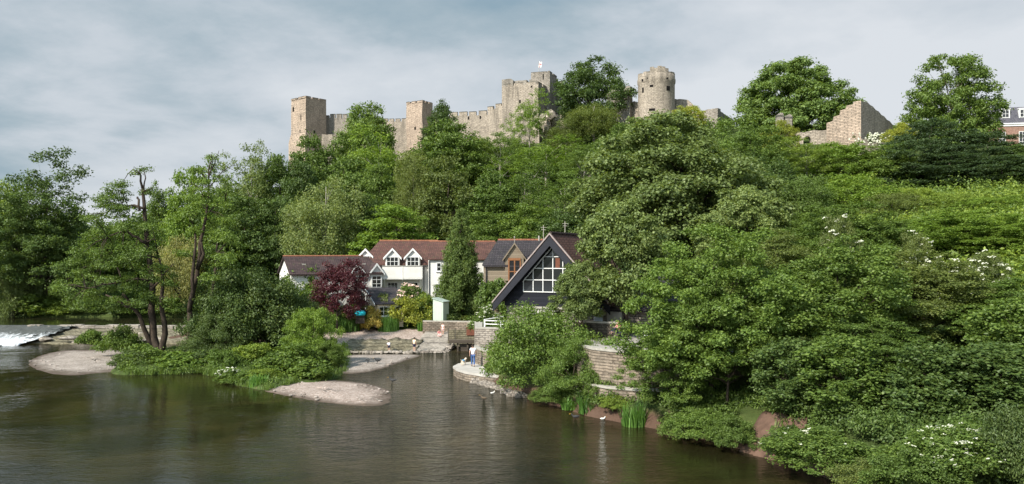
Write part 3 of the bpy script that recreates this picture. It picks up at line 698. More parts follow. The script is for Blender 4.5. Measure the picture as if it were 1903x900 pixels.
# --- timber boarded house
B = empty('timber_house', (X(903,84), 84, 4.2), R(4)); tag(B, 'brown timber boarded house with steep dark roof and one boarded dormer', 'house')
body(B, 8, 7, 4.55, 7.0, M['timber_wall'], hip=1.6); gable_roof(B, 8, 7, 4.55, 7.0, M['roof_slate'], .35, .15, cut=(1.6,0))
d = dormer(B, 2.95, 1.95, 2.9, 5.3, 6.75, -.3, 4.2, M['timber_wall'], M['roof_slate'], False, win=False)
mb = MB().box(2.3,3.6,-.38,-.303,2.8,2.9).box(2.3,3.6,-.40,-.303,5.0,5.25)
for xx in (2.3,2.9,3.5): mb.box(xx,xx+.13,-.38,-.303,2.9,5.0)
mb.box(2.3,3.6,-.37,-.305,3.8,3.9); mb.cur = 1; mb.box(2.4,3.5,-.34,-.306,2.9,5.0); mb.build('balcony_door', [M['oak'], M['glass']], d)
MB().bar((2.95,-.45,6.8),(2.95,-.45,7.4),.05).blob((2.95,-.45,7.4), (.08,.08,.12), rng).build('finial', M['coping'], d)
mb = MB()
for sgn in (-1,1): mb.prism([(2.95,-.52,6.86),(2.95,-.52,6.66),(2.95+sgn*1.25,-.52,4.9),(2.95+sgn*1.25,-.52,5.1)], (0,.04,0))
mb.build('barge_board', M['timber_wall'], d)
MB().tube([(.02,-.12,4.3),(.02,-.12,0)], .05).build('downpipe', M['black_paint'], B)
MB().tube([(5.9,3.4,7.0),(5.9,3.4,7.65)], .09).build('flue', M['coping'], B)
M['pale_panel'] = mat_plain('flaking_whitewash', (.40,.38,.35), .9, .1, .25, 1.5)
# --- mill with the glazed gable (local: x along the gable, y back along the ridge, origin under the apex)
th = R(22); B = empty('mill', (X(1028,62), 62, 3.0), -th); tag(B, 'black boarded mill on a pale stone base with a tall white framed gable window', 'mill')
hw, hr, w = 3.25, 8.25, 4.5; k = (hr-hw)/w
MB().prism([(-w+.45,0,2.85),(w-.45,0,2.85),(w-.45,0,hw+.45*k-.05),(0,0,hr-.06),(-w+.45,0,hw+.45*k-.05)], (0,10,0)).build('gable_wall', M['black_boards'], B)
MB().box(-w+.6,w-.6,.12,9.9,-3.2,2.85).build('stone_base', M['rubble_pale'], B)
MB().box(-2.2,.4,.06,.118,1.5,2.6).build('white_panel', M['pale_panel'], B)
MB().box(-2.6,w-.6,-.04,.10,2.68,2.84).build('lintel', M['coping'], B)
mb = MB()
for sgn in (-1,1): mb.prism([(0,-.75,hr),(sgn*(w+.15),-.75,hw-.15*k),(sgn*(w+.15),-.75,hw-.15*k+.2),(0,-.75,hr+.26)], (0,11.2,0))
o = mb.build('roof', M['roof_red'], B)
mb = MB()
for i in range(24): mb.tube([(0,-.7+i*.45,hr+.25),(0,-.7+i*.45+.42,hr+.27)], .13, 6)
mb.build('ridge_tile', M['roof_brown'], o)
mb = MB()
for sgn in (-1,1): mb.prism([(0,-.84,hr+.02),(0,-.84,hr-.72),(sgn*(w+.2),-.84,hw-.2*k-.62),(sgn*(w+.2),-.84,hw-.2*k+.02)], (0,.085,0))
mb.build('barge_board', M['black_paint'], B)
mb = MB()
for sgn in (-1,1): mb.prism([(0,-.9,hr+.27),(0,-.9,hr+.13),(sgn*(w+.26),-.9,hw-.26*k+.08),(sgn*(w+.26),-.9,hw-.26*k+.22)], (0,.14,0))
mb.build('verge_trim', mat_plain('pale_verge_mortar', (.30,.25,.235), .9, .1, .15, 5), B)
def gtop(x_): return hr-.74-abs(x_)*k
gx0, gx1, gzb = -2.42, 2.42, 3.98
fm = MB(); y0, y1 = -.09, -.004
xs = [gx0+(gx1-gx0)*i/6 for i in range(7)]
zt_ = lambda x_: gtop(x_)
for i, x_ in enumerate(xs):
    if gtop(x_) > gzb+.1: fm.prism([(x_-.029,y0,gzb),(x_+.029,y0,gzb),(x_+.029,y0,gtop(x_+.029)),(x_-.029,y0,gtop(x_-.029))], (0,y1-y0,0))
for zz_ in (gzb, 4.9, 5.8, 6.7):
    hx = min(2.42, (hr-.74-zz_)/k); fm.box(-hx, hx, y0-.01, y1-.002, zz_-.028, zz_+.03)
for sgn in (-1,1): fm.prism([(0,y0-.006,gtop(0)+.05),(0,y0-.006,gtop(0)-.06),(sgn*2.46,y0-.006,gtop(2.46)-.06),(sgn*2.46,y0-.006,gtop(2.46)+.05)], (0,y1-y0,0))
o = fm.build('gable_window', M['white_paint'], B)
MB().prism([(gx0,-.035,gzb),(gx1,-.035,gzb),(gx1,-.035,gtop(gx1)),(0,-.035,gtop(0)),(gx0,-.035,gtop(gx0))], (0,.025,0)).build('pane', M['glass'], o)
MB().box(.2,.55,-.05,-.036,5.85,6.6).build('curtain', M['rust'], o)
MB().box(w-.75,w+4.5,1.4,9,-1,2.6).build('side_wing', M['rubble_pale'], B)
MB().box(w-1.2,w+.6,1.25,1.397,-1,2.5).build('white_panel', M['white_wall'], B)
for xx in (w+.75, w+2.8): MB().box(xx,xx+.22,1.2,1.398,-1,2.6).build('post', M['black_paint'], B)
MB().box(w+3.1,w+4.2,1.3,1.397,.6,2.4).build('doorway', M['glass'], B)
MB().prism([(w-.7,.9,2.55),(w-.7,9.2,5.2),(w-.7,9.2,5.4),(w-.7,.9,2.75)], (5.6,0,0)).build('lean_to_roof', M['roof_slate'], B)
for a, c_ in ((2.2,5.5),(5.2,7.5)):
    pass
ae = empty('aerial', (X(1010,70), 70, 10.2)); tag(ae, 'thin television aerial rising beside the mill gable apex', 'aerial')
MB().tube([(0,0,0),(0,0,2.2)], .03).build('mast', M['coping'], ae); MB().bar((-.25,0,2.0),(.25,0,2.0),.03).bar((-.2,0,1.8),(.2,0,1.8),.03).build('crossbar', M['coping'], ae)
ae2 = copy_tree(ae); ae2.location = (X(1050,72), 72, 10.6); tag(ae2, 'thin television aerial over the brown mill roof near the big sycamore', 'aerial')
# --- green shed
B = empty('shed', (X(813,91.2), 91.2, 2.3), R(-28)); tag(B, 'narrow pale green wooden shed standing beside the tall conifer', 'shed')
MB().prism([(-.6,0,-1.5),(.75,0,-1.5),(.75,0,2.15),(-.6,0,2.5)], (0,1.2,0)).build('wall', M['shed'], B)
MB().prism([(-.7,-.12,2.52),(.85,-.12,2.14),(.85,-.12,2.2),(-.7,-.12,2.6)], (0,1.45,0)).build('roof', M['shed_roof'], B)
MB().box(-.42,.5,-.03,-.004,-.2,1.9).build('door', M['shed'], B)
# --- brick town house on the hill at the right edge
B = empty('brick_house', (X(1838,150), 150, 28), R(-12)); tag(B, 'red brick town house with slate mansard roof and white windows on the hill', 'house')
MB().box(0,14,0,9,-3,5.4).build('wall', M['brick'], B)
MB().box(-.15,14.15,-.15,9.1,5.4,5.75).box(-.3,14.3,-.3,9.2,5.75,5.95).build('cornice', M['white_paint'], B)
MB().prism([(-.1,-.1,5.96),(-.1,9.1,5.96),(-.1,7.6,9.1),(-.1,4.5,9.5),(-.1,1.3,9.1)], (14.2,0,0)).build('roof', M['roof_blue'], B)
for xc in (2.9, 5.9, 8.9): dd = MB().box(xc-.75,xc+.75,.35,2,6.9,8.6).box(xc-.85,xc+.85,.25,2,8.6,8.75).build('dormer', M['white_paint'], B); window(dd, xc-.62, xc+.62, 7.05, 8.5, .35, 2, 2, sill=False, split=False)
for xc in (2.2,5.6,9.0):
    for z0 in (1.9,-1.6): window(B, xc-.6, xc+.6, z0, z0+2.5, 0, 2, 4)
MB().box(10,11.2,3.5,4.3,9,11).build('chimney', M['brick'], B)
# --- cream house glimpsed far left
B = empty('cream_house', (X(92,150), 150, 2.6), R(10)); tag(B, 'small cream house glimpsed between trees on the far left bank', 'house')
body(B, 6.5, 6, 3.0, 5.2, M['cream_wall']); gable_roof(B, 6.5, 6, 3.0, 5.2, M['roof_brown']); window(B, 1, 2.2, .9, 2.1, 0); window(B, 3.6, 4.8, .9, 2.1, 0)

# ------------------------------------------------------------------ castle
def unit(a, b): v = Vector((a, b)); return v.normalized()
def reach(p, dr, px):
    """how far along dr from plan point p the wall must run for its end to stand on the sight line of column px"""
    k = (px-CX)/F; return (k*p[1]-p[0])/(dr[0]-k*dr[1])
castle = empty('castle', (X(985,178), 178, 30)); CO = Vector(castle.location)
tag(castle, 'long ruined stone castle with square towers and a round tower on the hilltop', 'castle')
def cbuild(mb, name, mat, parent):
    """castle masonry is given in world metres; parts keep the castle's own origin"""
    if parent is castle: mb.v = [(a-CO.x, b-CO.y, c-CO.z) for a, b, c in mb.v]
    else: mb.v = [(a-CO.x, b-CO.y, c-CO.z) for a, b, c in mb.v]
    return mb.build(name, mat, parent)
rc = np.random.default_rng(12)
def rough_top(p, q, z, dz, n, jit=.15):
    return [(p[0]+(q[0]-p[0])*i/n, p[1]+(q[1]-p[1])*i/n, z+(dz)*i/n+(rc.uniform(-jit, jit))) for i in range(n+1)]
def wall_run(mb, p, q, z0, ztops, thick):
    """a wall between plan points p, q; ztops = list of (fraction, z) outlining its broken top"""
    dx = Vector((q[0]-p[0], q[1]-p[1])); nrm = Vector((-dx.y, dx.x)).normalized()*thick
    zs = sorted(ztops); out = [zs[0]]                 # crumbled, stepped top between the given points
    for (f0, z_0), (f1, z_1) in zip(zs[:-1], zs[1:]):
        m = max(1, int((f1-f0)*dx.length/.7))
        for j in range(1, m):
            zj = z_0+(z_1-z_0)*j/m+rc.uniform(-.2,.12); fj = f0+(f1-f0)*j/m; w_ = .25*(f1-f0)/m
            out += [(fj-w_, zj+rc.uniform(-.12,.12)), (fj+w_, zj)]
        out.append((f1, z_1))
    ztops = out
    pts = [(p[0], p[1], z0), (q[0], q[1], z0)] + [(p[0]+dx.x*f_, p[1]+dx.y*f_, z_) for f_, z_ in sorted(ztops, reverse=True)]
    mb.prism(pts, (nrm.x, nrm.y, 0))
def merlons(p, q, z, n, h=.9, fill=.78, thick=.5, e=.03):
    mb = MB(); dx = Vector((q[0]-p[0], q[1]-p[1])); L = dx.length; dx /= L; nr = Vector((-dx.y, dx.x)); pitch = L/n
    for i in range(n):
        a = i*pitch+.0; b = a+pitch*fill*rc.uniform(.88,1.1); hh = h*rc.uniform(.8,1.1)
        A = Vector((p[0], p[1]))+dx*a-nr*e; Bp = Vector((p[0], p[1]))+dx*min(b, L)-nr*e
        mb.prism([(A.x,A.y,z),(Bp.x,Bp.y,z),(Bp.x,Bp.y,z+hh*rc.uniform(.9,1.05)),(A.x,A.y,z+hh)], (nr.x*thick, nr.y*thick, 0))
        mb.cur = 1
        mb.prism([(A.x-nr.x*.04,A.y-nr.y*.04,z+hh*.97),(Bp.x-nr.x*.04,Bp.y-nr.y*.04,z+hh*.97),(Bp.x-nr.x*.04,Bp.y-nr.y*.04,z+hh*1.1),(A.x-nr.x*.04,A.y-nr.y*.04,z+hh*1.1)], (nr.x*(thick+.08), nr.y*(thick+.08), 0))
        mb.cur = 0
    return mb
def slit(p, q, f_, z, w=.28, h=1.3, parent=None):
    dx = Vector((q[0]-p[0], q[1]-p[1])); L = dx.length; dx /= L; nr = Vector((dx.y, -dx.x)); c = Vector((p[0], p[1]))+dx*L*f_+nr*.02
    a = c-dx*w/2; b = c+dx*w/2
    mb = MB().prism([(a.x,a.y,z),(b.x,b.y,z),(b.x,b.y,z+h),(a.x,a.y,z+h)], (-nr.x*.1,-nr.y*.1,0))  # dark block on the wall face, a recess in painted shade
    return cbuild(mb, 'arrow_slit', M['slit_shade'], parent)
def sq_tower(name, corner, dl, pl, dr, pr, z0, z1, mat, label, batter=None, nl=3, nr_=3, mh=.9, flare=.5):
    C = Vector(corner); dl = unit(*dl); dr = unit(*dr); Lp = C+dl*reach(C, dl, pl); Rp = C+dr*reach(C, dr, pr); Bk = Lp+(Rp-C)
    mb = MB(); n = 7
    ring = [Lp, C, Rp, Bk]
    # walls with slightly wandering courses so the arrises are not ruled lines
    vs = []; fs = []
    for i in range(n+1):
        z = z0+(z1-z0)*i/n
        for p in ring: vs.append((p.x+rc.normal()*.05, p.y+rc.normal()*.05, z))
    for i in range(n):
        for j in range(4): fs.append((i*4+j, i*4+(j+1) % 4, (i+1)*4+(j+1) % 4, (i+1)*4+j))
    fs.append(tuple(n*4+j for j in range(4))); mb.add(vs, fs)
    if batter is not None:
        ctr = (Lp+Rp)/2; r2 = [ctr+(p-ctr)*(1+flare/3.5) for p in ring]; r1 = [ctr+(p-ctr)*(1.015) for p in ring]
        v2 = [(p.x,p.y,z0) for p in r2]+[(p.x,p.y,batter-2) for p in r2]+[(p.x,p.y,batter) for p in r1]
        mb.add(v2, [(j, (j+1) % 4, 4+(j+1) % 4, 4+j) for j in range(4)]+[(4+j, 4+(j+1) % 4, 8+(j+1) % 4, 8+j) for j in range(4)]+[(8,9,10,11)])
    T = cbuild(mb, name, mat, castle)
    if label: T['label'] = label
    bt = MB()
    for a, b_, k_ in ((Lp, C, nl), (C, Rp, nr_), (Rp, Bk, nr_), (Bk, Lp, nl)):
        m_ = merlons(a, b_, z1-.02, k_, mh)
        off = len(bt.v); bt.v += m_.v; bt.f += [[i+off for i in f] for f in m_.f]; bt.m += m_.m
    cbuild(bt, 'battlement', [mat, M['cap_dark']], T)
    return T, Lp, C, Rp
DL, DR = (-.75,.66), (.66,.75)
d = 181
T, Lp, C_, Rp = sq_tower('square_tower', (X(568,d), d), DL, 541, DR, 606, 22, ZZ(181.5,d), M['castle_red'], 'tall plain square tower at the left end of the castle', ZZ(246,d), 2, 3, .38)
slit(Lp, C_, .68, ZZ(222,d), parent=T); slit(Lp, C_, .62, ZZ(250,d), parent=T); slit(C_, Rp, .42, ZZ(249,d), .5, 1.0, parent=T); slit(Lp, C_, .15, ZZ(203,d), .5, 1.0, parent=T)
d = 178
T2, Lp2, C2, Rp2 = sq_tower('square_tower', (X(785,d), d), (-.86,.51), 755, (.51,.86), 804, 24, ZZ(190,d), M['castle_red'], 'narrower square tower in the middle of the curtain wall', None, 3, 3, .45)
slit(Lp2, C2, .5, ZZ(218,d), parent=T2); slit(Lp2, C2, .55, ZZ(240,d), .45, 1.0, parent=T2)
def curtain(a, b, ya, yb, z0, n, label, mat=None, h=.7, thick=1.6, fill=.76):
    pa = (X(a[0], a[1]), a[1]); pb = (X(b[0], b[1]), b[1]); za, zb = ZZ(ya, a[1]), ZZ(yb, b[1]); mb = MB()
    wall_run(mb, pa, pb, z0, [(i/12, za+(zb-za)*i/12+rc.uniform(-.08,.08)) for i in range(13)], thick)
    o = cbuild(mb, 'curtain_wall', mat or M['castle'], castle); o['label'] = label
    if n:
        mm = merlons(pa, pb, min(za, zb)-.05, n, h+abs(za-zb), fill)
        if abs(za-zb) > .3:
            mm = MB(); L = n
            for i in range(n):
                f0 = i/n; f1 = (i+fill)/n; z_ = za+(zb-za)*(i+.3)/n-.1
                p0 = (pa[0]+(pb[0]-pa[0])*f0, pa[1]+(pb[1]-pa[1])*f0); p1 = (pa[0]+(pb[0]-pa[0])*f1, pa[1]+(pb[1]-pa[1])*f1)
                k_ = merlons(p0, p1, z_, 1, h, 1.0); off = len(mm.v); mm.v += k_.v; mm.f += [[q_+off for q_ in f] for f in k_.f]; mm.m += k_.m
        cbuild(mm, 'battlement', [mat or M['castle'], M['cap_dark']], o)
    return o
curtain((602,187),(660,186), 219, 220, 24, 5, 'short battlemented wall next to the left tower', M['castle_grey'])
curtain((655,186),(758,183), 226, 226, 24, 9, 'low battlemented wall before the middle tower')
curtain((598,180),(640,180), 250, 250, 22, 0, 'pale low outer wall at the foot of the left tower', M['castle'])
o = curtain((800,181),(908,177), 217, 214, 24, 6, 'long battlemented wall between the middle tower and the keep', M['castle'], 1.0, 1.6, .8)
for f_ in (.2,.42,.66,.86): slit((X(800,181),181),(X(908,177),177), f_, ZZ(222,178), .35, .7, o)
curtain((906,177),(936,175), 207, 196, 24, 2, 'stepped wall climbing to the keep', M['castle'], .9)
d = 171
T3, Lp3, C3, Rp3 = sq_tower('keep', (X(1000,d), d), (-.94,.34), 933, (.34,.94), 1026, 25, ZZ(156,d), M['castle'], 'broad main block of the keep with a shaded right side', ZZ(232,d), 3, 3, .5, .35)
for f_, y_ in ((.28,165),(.82,162),(.5,190)): slit(Lp3, C3, f_, ZZ(y_,d), .4, .7, T3)
mb = MB(); e1 = Lp3+(C3-Lp3)*.31
wall_run(mb, tuple(Lp3-Vector((.05,.05))), tuple(e1), ZZ(158,d), [(0,ZZ(143,d)),(.8,ZZ(142.5,d)),(1,ZZ(146,d))], 2.2)
e2 = Lp3+(C3-Lp3)*.36; e3 = Lp3+(C3-Lp3)*.68
wall_run(mb, tuple(e2), tuple(e3), ZZ(158,d), [(0,ZZ(147.5,d)),(.3,ZZ(147,d)),(.7,ZZ(147.6,d)),(1,ZZ(147,d))], 1.2)
e4 = Lp3+(C3-Lp3)*.76; wall_run(mb, tuple(e4), tuple(C3), ZZ(158,d), [(0,ZZ(146,d)),(.5,ZZ(150,d)),(1,ZZ(152,d))], 1.2)
o = cbuild(mb, 'parapet', M['castle_grey'], T3)
d = 176
T4, Lp4, C4, Rp4 = sq_tower('keep_turret', (X(1021,d), d), (-.94,.34), 987, (.34,.94), 1035, 30, ZZ(134,d), M['castle_grey'], 'tallest plain turret of the keep below the flag', None, 1, 2, .25)
slit(Lp4, C4, .66, ZZ(147,d), .25, 1.2, T4)
curtain((1030,177),(1150,171), 212, 214, 25, 0, 'wall hidden behind the tall tree right of the keep', M['castle'])
curtain((1028,182),(1050,181), 150, 158, 30, 2, 'small dark battlement peeping out right of the keep', M['castle_grey'])
mb = MB(); d = 167
pa = (X(1128,d), d); pb = (X(1171,d-2), d-2)
wall_run(mb, pa, pb, 26, [(0,ZZ(176,d)),(.2,ZZ(168,d)),(.4,ZZ(166,d)),(.62,ZZ(170,d)),(.8,ZZ(166,d)),(.86,ZZ(163,d)),(1,ZZ(164,d))], 1.8)
o = cbuild(mb, 'broken_wall', M['castle_grey'], castle); o['label'] = 'jagged broken wall stub left of the round tower'
mb = MB(); wall_run(mb, (X(1168,d), d), (X(1200,d-3), d-3), 26, [(0,ZZ(192,d)),(.3,ZZ(190,d)),(.5,ZZ(193,d)),(.7,ZZ(189,d)),(1,ZZ(191,d))], 1.6)
o = cbuild(mb, 'broken_wall', M['castle'], castle); o['label'] = 'low wall joining the round tower on its left'
d = 160; rr = 35.0/1500*160; tc = (X(1226,d), d+rr)
prof = [(rr*1.01, 22),(rr*1.0, ZZ(225,d)),(rr*.985, ZZ(185,d)),(rr*.985, ZZ(152,d)),(rr*1.02, ZZ(149,d)),(rr*1.03, ZZ(143,d)),(rr*1.0, ZZ(140,d)),(rr*.99, ZZ(133,d))]
mb = MB().lathe(prof, 36, tc)
T5 = cbuild(mb, 'round_tower', M['castle'], castle); T5['label'] = 'tall round tower with a ragged crown'
T5.data.polygons.foreach_set('use_smooth', [len(p.vertices) == 4 for p in T5.data.polygons])
mb = MB(); NN = 30
for i in range(NN):
    a0, a1 = 2*math.pi*i/NN, 2*math.pi*(i+1)/NN; am = (a0+a1)/2
    bump_ = math.cos(am+1.62)                                   # highest over the side facing the river
    h = ZZ(133,d)+.15+min(.85, max(0, bump_-.86)*16)*(.9+.2*rc.random())+rc.uniform(-.12,.2)
    q0 = [(tc[0]+r_*math.cos(a_), tc[1]+r_*math.sin(a_), ZZ(133,d)-.05) for r_, a_ in ((rr*.995,a0),(rr*.995,a1),(rr*.8,a1),(rr*.8,a0))]
    mb.prism(q0, (0,0,h-ZZ(133,d)))
cbuild(mb, 'parapet', M['castle'], T5)
for px_, py_, w_, h_ in ((1197,160,.45,1.0),(1211,157,.7,.45),(1243,159,.8,.9),(1197,144,.5,.5),(1204,142,.5,.4),(1240,143,.5,.4),(1212,201,1.2,.5)):
    kx = (px_-1226)/35.0; a = -math.pi/2+math.asin(max(-.98, min(.98, kx)))
    p = Vector((tc[0]+rr*1.0*math.cos(a), tc[1]+rr*1.0*math.sin(a))); tn = Vector((-math.sin(a), math.cos(a))); nr = Vector((math.cos(a), math.sin(a)))
    z = ZZ(py_,d); k_ = 1.02 if py_ < 150 else .99
    p = Vector((tc[0], tc[1]))+nr*(rr*k_+.02)
    A = p-tn*w_/2; Bp = p+tn*w_/2
    cbuild(MB().prism([(A.x,A.y,z),(Bp.x,Bp.y,z),(Bp.x,Bp.y,z-h_),(A.x,A.y,z-h_)], (-nr.x*.25,-nr.y*.25,0)), 'arrow_slit', M['slit_shade'], T5)
mb = MB(); d = 166
wall_run(mb, (X(1254,d), d), (X(1292,d-1), d-1), 26, [(0,ZZ(184,d)),(.35,ZZ(185,d)),(.65,ZZ(187,d)),(.85,ZZ(194,d)),(1,ZZ(205,d))], 1.6)
o = cbuild(mb, 'broken_wall', M['castle'], castle); o['label'] = 'sloping broken wall right of the round tower'
mb = MB(); d = 160; pc = (X(1334,d), d)
wall_run(mb, (X(1290,d+3), d+3), pc, 26, [(0,ZZ(209,d)),(.2,ZZ(207,d)),(.4,ZZ(203,d)),(.6,ZZ(201,d)),(.85,ZZ(203,d)),(1,ZZ(201,d))], 1.4)
wall_run(mb, pc, (X(1366,d+6), d+6), 26, [(0,ZZ(201,d)),(.3,ZZ(207,d)),(.6,ZZ(211,d)),(1,ZZ(216,d))], 1.4)
o = cbuild(mb, 'broken_wall', M['castle_grey'], castle); o['label'] = 'low ruined corner at the right end of the castle'
mb = MB(); d = 166
for k in range(12): mb.blob((X(rc.uniform(1006,1032),d), d+rc.uniform(-2,2), ZZ(rc.uniform(218,242),d)), (rc.uniform(.8,1.7),1.2,rc.uniform(.8,1.6)), rc, 8, 5, .3)
o = cbuild(mb, 'broken_wall', M['castle'], castle); o['label'] = 'pale tumbled masonry below the keep'
fp = empty('flag', (C4.x-2.2, C4.y+2.6, ZZ(134,176))); fp.scale = (.85,.85,.85); tag(fp, 'small pale flag with a faint red cross flying from the keep turret', 'flag')
MB().tube([(0,0,-.3),(0,0,3.4)], .06).build('flagpole', M['coping'], fp)
mb = MB(); fx = []
for j in range(7):
    for i in range(9): fx.append((.06+.75*i/8-.28*(1-j/6), .12*math.sin(i*1.1+j*.4), 1.9+1.5*j/6+.12*i/8*(-1)))
mb.add(fx, [(j*9+i, j*9+i+1, (j+1)*9+i+1, (j+1)*9+i) for j in range(6) for i in range(8)]); mb.m = [1 if (q//8 in (2,3) and False) or (q % 8 == 3) or (q//8 == 3) else 0 for q in range(48)]
o = mb.build('cloth', [M['flag'], M['flag_red']], fp); md = o.modifiers.new('thick', 'SOLIDIFY'); md.thickness = .02

ruin = empty('ruined_tower', (X(1600,130), 130, 26)); tag(ruin, 'roofless ruined stone tower corner beside the round leafy tree', 'ruin'); CO = Vector(ruin.location)
d = 130; C = Vector((X(1600,d), d)); l_ = unit(-.86,.51); r_ = unit(.72,.69)
Lp = C+l_*reach(C, l_, 1536); Rp = C+r_*reach(C, r_, 1678)
mb = MB(); wall_run(mb, Lp, C, 18, [(0,ZZ(224,d)),(.18,ZZ(221,d)),(.21,ZZ(213,d)),(.38,ZZ(211,d)),(.41,ZZ(202,d)),(.56,ZZ(200,d)),(.59,ZZ(194,d)),(.78,ZZ(193,d)),(.81,ZZ(188,d)),(1,ZZ(187,d))], 1.3)
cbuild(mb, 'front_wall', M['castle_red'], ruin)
mb = MB(); wall_run(mb, C+Vector((.02,.02)), Rp, 18, [(0,ZZ(187.5,d)),(.14,ZZ(186,d)),(.2,ZZ(190,d))]+[(.2+.8*i/12, ZZ(190+38*i/12-2*(i % 2), d)) for i in range(1,13)], 1.3)
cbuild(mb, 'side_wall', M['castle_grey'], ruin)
C6 = (X(1602,127), 127); mb = MB(); wall_run(mb, C6, (X(1651,129), 129), 18, [(0,ZZ(258,127)),(.3,ZZ(256,127)),(.5,ZZ(258,127)),(.7,ZZ(253,127)),(1,ZZ(255,127))], 1.1)
cbuild(mb, 'low_wall', M['castle'], ruin)
CO = Vector((0,0,0))
aw = empty('arched_wall', (X(1475,138), 138, 0)); tag(aw, 'low ruined wall with a small arched opening left of the ruined tower', 'wall'); CO = Vector(aw.location)
p = Vector((X(1470,138), 138)); q_ = Vector((X(1540,136), 136)); dx = q_-p; mb = MB()
def ap_(f_, py): return (p.x+dx.x*f_, p.y+dx.y*f_, ZZ(py,137))
arch = [ap_(.44+.11*math.cos(R(a)), 264-11*math.sin(R(a))) for a in range(0,181,20)]
pts = [ap_(0,320), ap_(.33,320)] + arch[::-1] + [ap_(.55,320), ap_(1,320), ap_(1,243), ap_(.8,244), ap_(.6,242), ap_(.35,246), ap_(.2,244), ap_(0,247)]
mb.prism(pts, (.1,1.1,0)); cbuild(mb, 'masonry', M['castle'], aw)
for px_, w_, yt, nm in ((1451,11,209,'slim ruined stone pillar rising at the left of two beside a yellow shrub'),(1466,13,212,'broader ruined stone pillar rising at the right of two beside a yellow shrub')):
    pl = empty('stone_pillar', (X(px_,139), 139, 24)); tag(pl, nm, 'pillar', 'pillars above the yellow shrub'); hw_ = w_/2/1500*139
    h = ZZ(yt,139)-24; mb = MB(); mb.prism([(-hw_,0,0),(hw_,0,0),(hw_*.95,0,h*.97),(hw_*.4,0,h),(-hw_*.3,0,h*.985),(-hw_,0,h*.96)], (0,1.2,0)); mb.build('masonry', M['castle_grey'], pl)
    mb = MB().box(-hw_*1.1,hw_*1.1,-.05,1.25,h-.7,h-.45); mb.build('cap', M['cap_dark'], pl)
# ------------------------------------------------------------------ trees
def rnorm(rng, n): v = rng.normal(size=(n,3)); return v/np.linalg.norm(v, axis=1, keepdims=True)
def leaves(rng, clumps, n, size, droop=0.0, up=.5, spread=.65, aspect=.55, fill=2.4, jit=.5):
    """a cloud of small creased leaves round every clump (centre, radii); returns verts, tris"""
    C = np.array([c for c, r in clumps], float); Rr = np.array([r for c, r in clumps], float)
    vol = (Rr[:,0]*Rr[:,1]*Rr[:,2])**(1/3); cnt = np.maximum(6, (n*(vol/vol.mean())**2)).astype(int)
    idx = np.repeat(np.arange(len(C)), cnt); N = len(idx)
    dr = rnorm(rng, N); rad = rng.random(N)**(1/fill)
    # twigs: leaves gather round a few directions in every clump, leaving gaps between the sprays
    nt = 9; tw = rnorm(rng, len(C)*nt).reshape(len(C), nt, 3)
    pick = tw[idx, rng.integers(0, nt, N)]; dr = dr*.62+pick*.75; dr /= np.linalg.norm(dr, axis=1, keepdims=True)
    P = C[idx] + dr*rad[:,None]*Rr[idx]*(1+.18*rng.normal(size=(N,1)))
    if droop: P[:,2] -= droop*rng.random(N)**2
    nm = dr*.55 + np.array([0,0,up]) + spread*rng.normal(size=(N,3)); nm /= np.linalg.norm(nm, axis=1, keepdims=True)
    t = rng.normal(size=(N,3)) + dr*.5 + np.array([0,0,-.35-droop]); t -= nm*(t*nm).sum(1)[:,None]; t /= np.linalg.norm(t, axis=1, keepdims=True)+1e-9
    s = np.cross(nm, t); L = size*(1+jit*(rng.random(N)-.5)); L = L[:,None]; Wd = L*aspect
    V = np.empty((N,4,3)); V[:,0] = P-t*L*.5; V[:,1] = P+s*Wd*.5+nm*L*.10+t*L*.05; V[:,2] = P+t*L*.5-nm*L*.08; V[:,3] = P-s*Wd*.5+nm*L*.10+t*L*.05
    b = np.arange(N)[:,None]*4
    T = np.concatenate([b+np.array([0,1,2]), b+np.array([0,2,3])], 1).reshape(-1,3)
    return V.reshape(-1,3), T
def pick_clumps(rng, n, H0, H1, Rx, rc, lobes=.25, inner=.45, egg=.25, flat=.72, mind=.72, under=-.75, kz=None):
    out = []; zc = (H0+H1)/2; a = (H1-H0)/2; ks = rng.normal(size=(5,3))*2.1; ph = rng.uniform(0,6.28,5); tries = 0
    while len(out) < n and tries < n*40:
        tries += 1; d = rnorm(rng, 1)[0]
        if d[2] < under: continue
        lb = 1+lobes*np.sin(ks@d+ph).sum()/2.2
        s = lb*(1-inner*rng.random()**1.6)
        xy = 1-egg*d[2]
        p = np.array([d[0]*Rx*s*xy, d[1]*Rx*s*xy, zc+d[2]*a*s])
        if p[2] < .4: continue
        r = rc*rng.uniform(.7,1.3)
        if all(((p-q)**2).sum() > (mind*(r+rq[0])*.6)**2 for q, rq in out): out.append((p, (r, r, r*flat)))
    return out
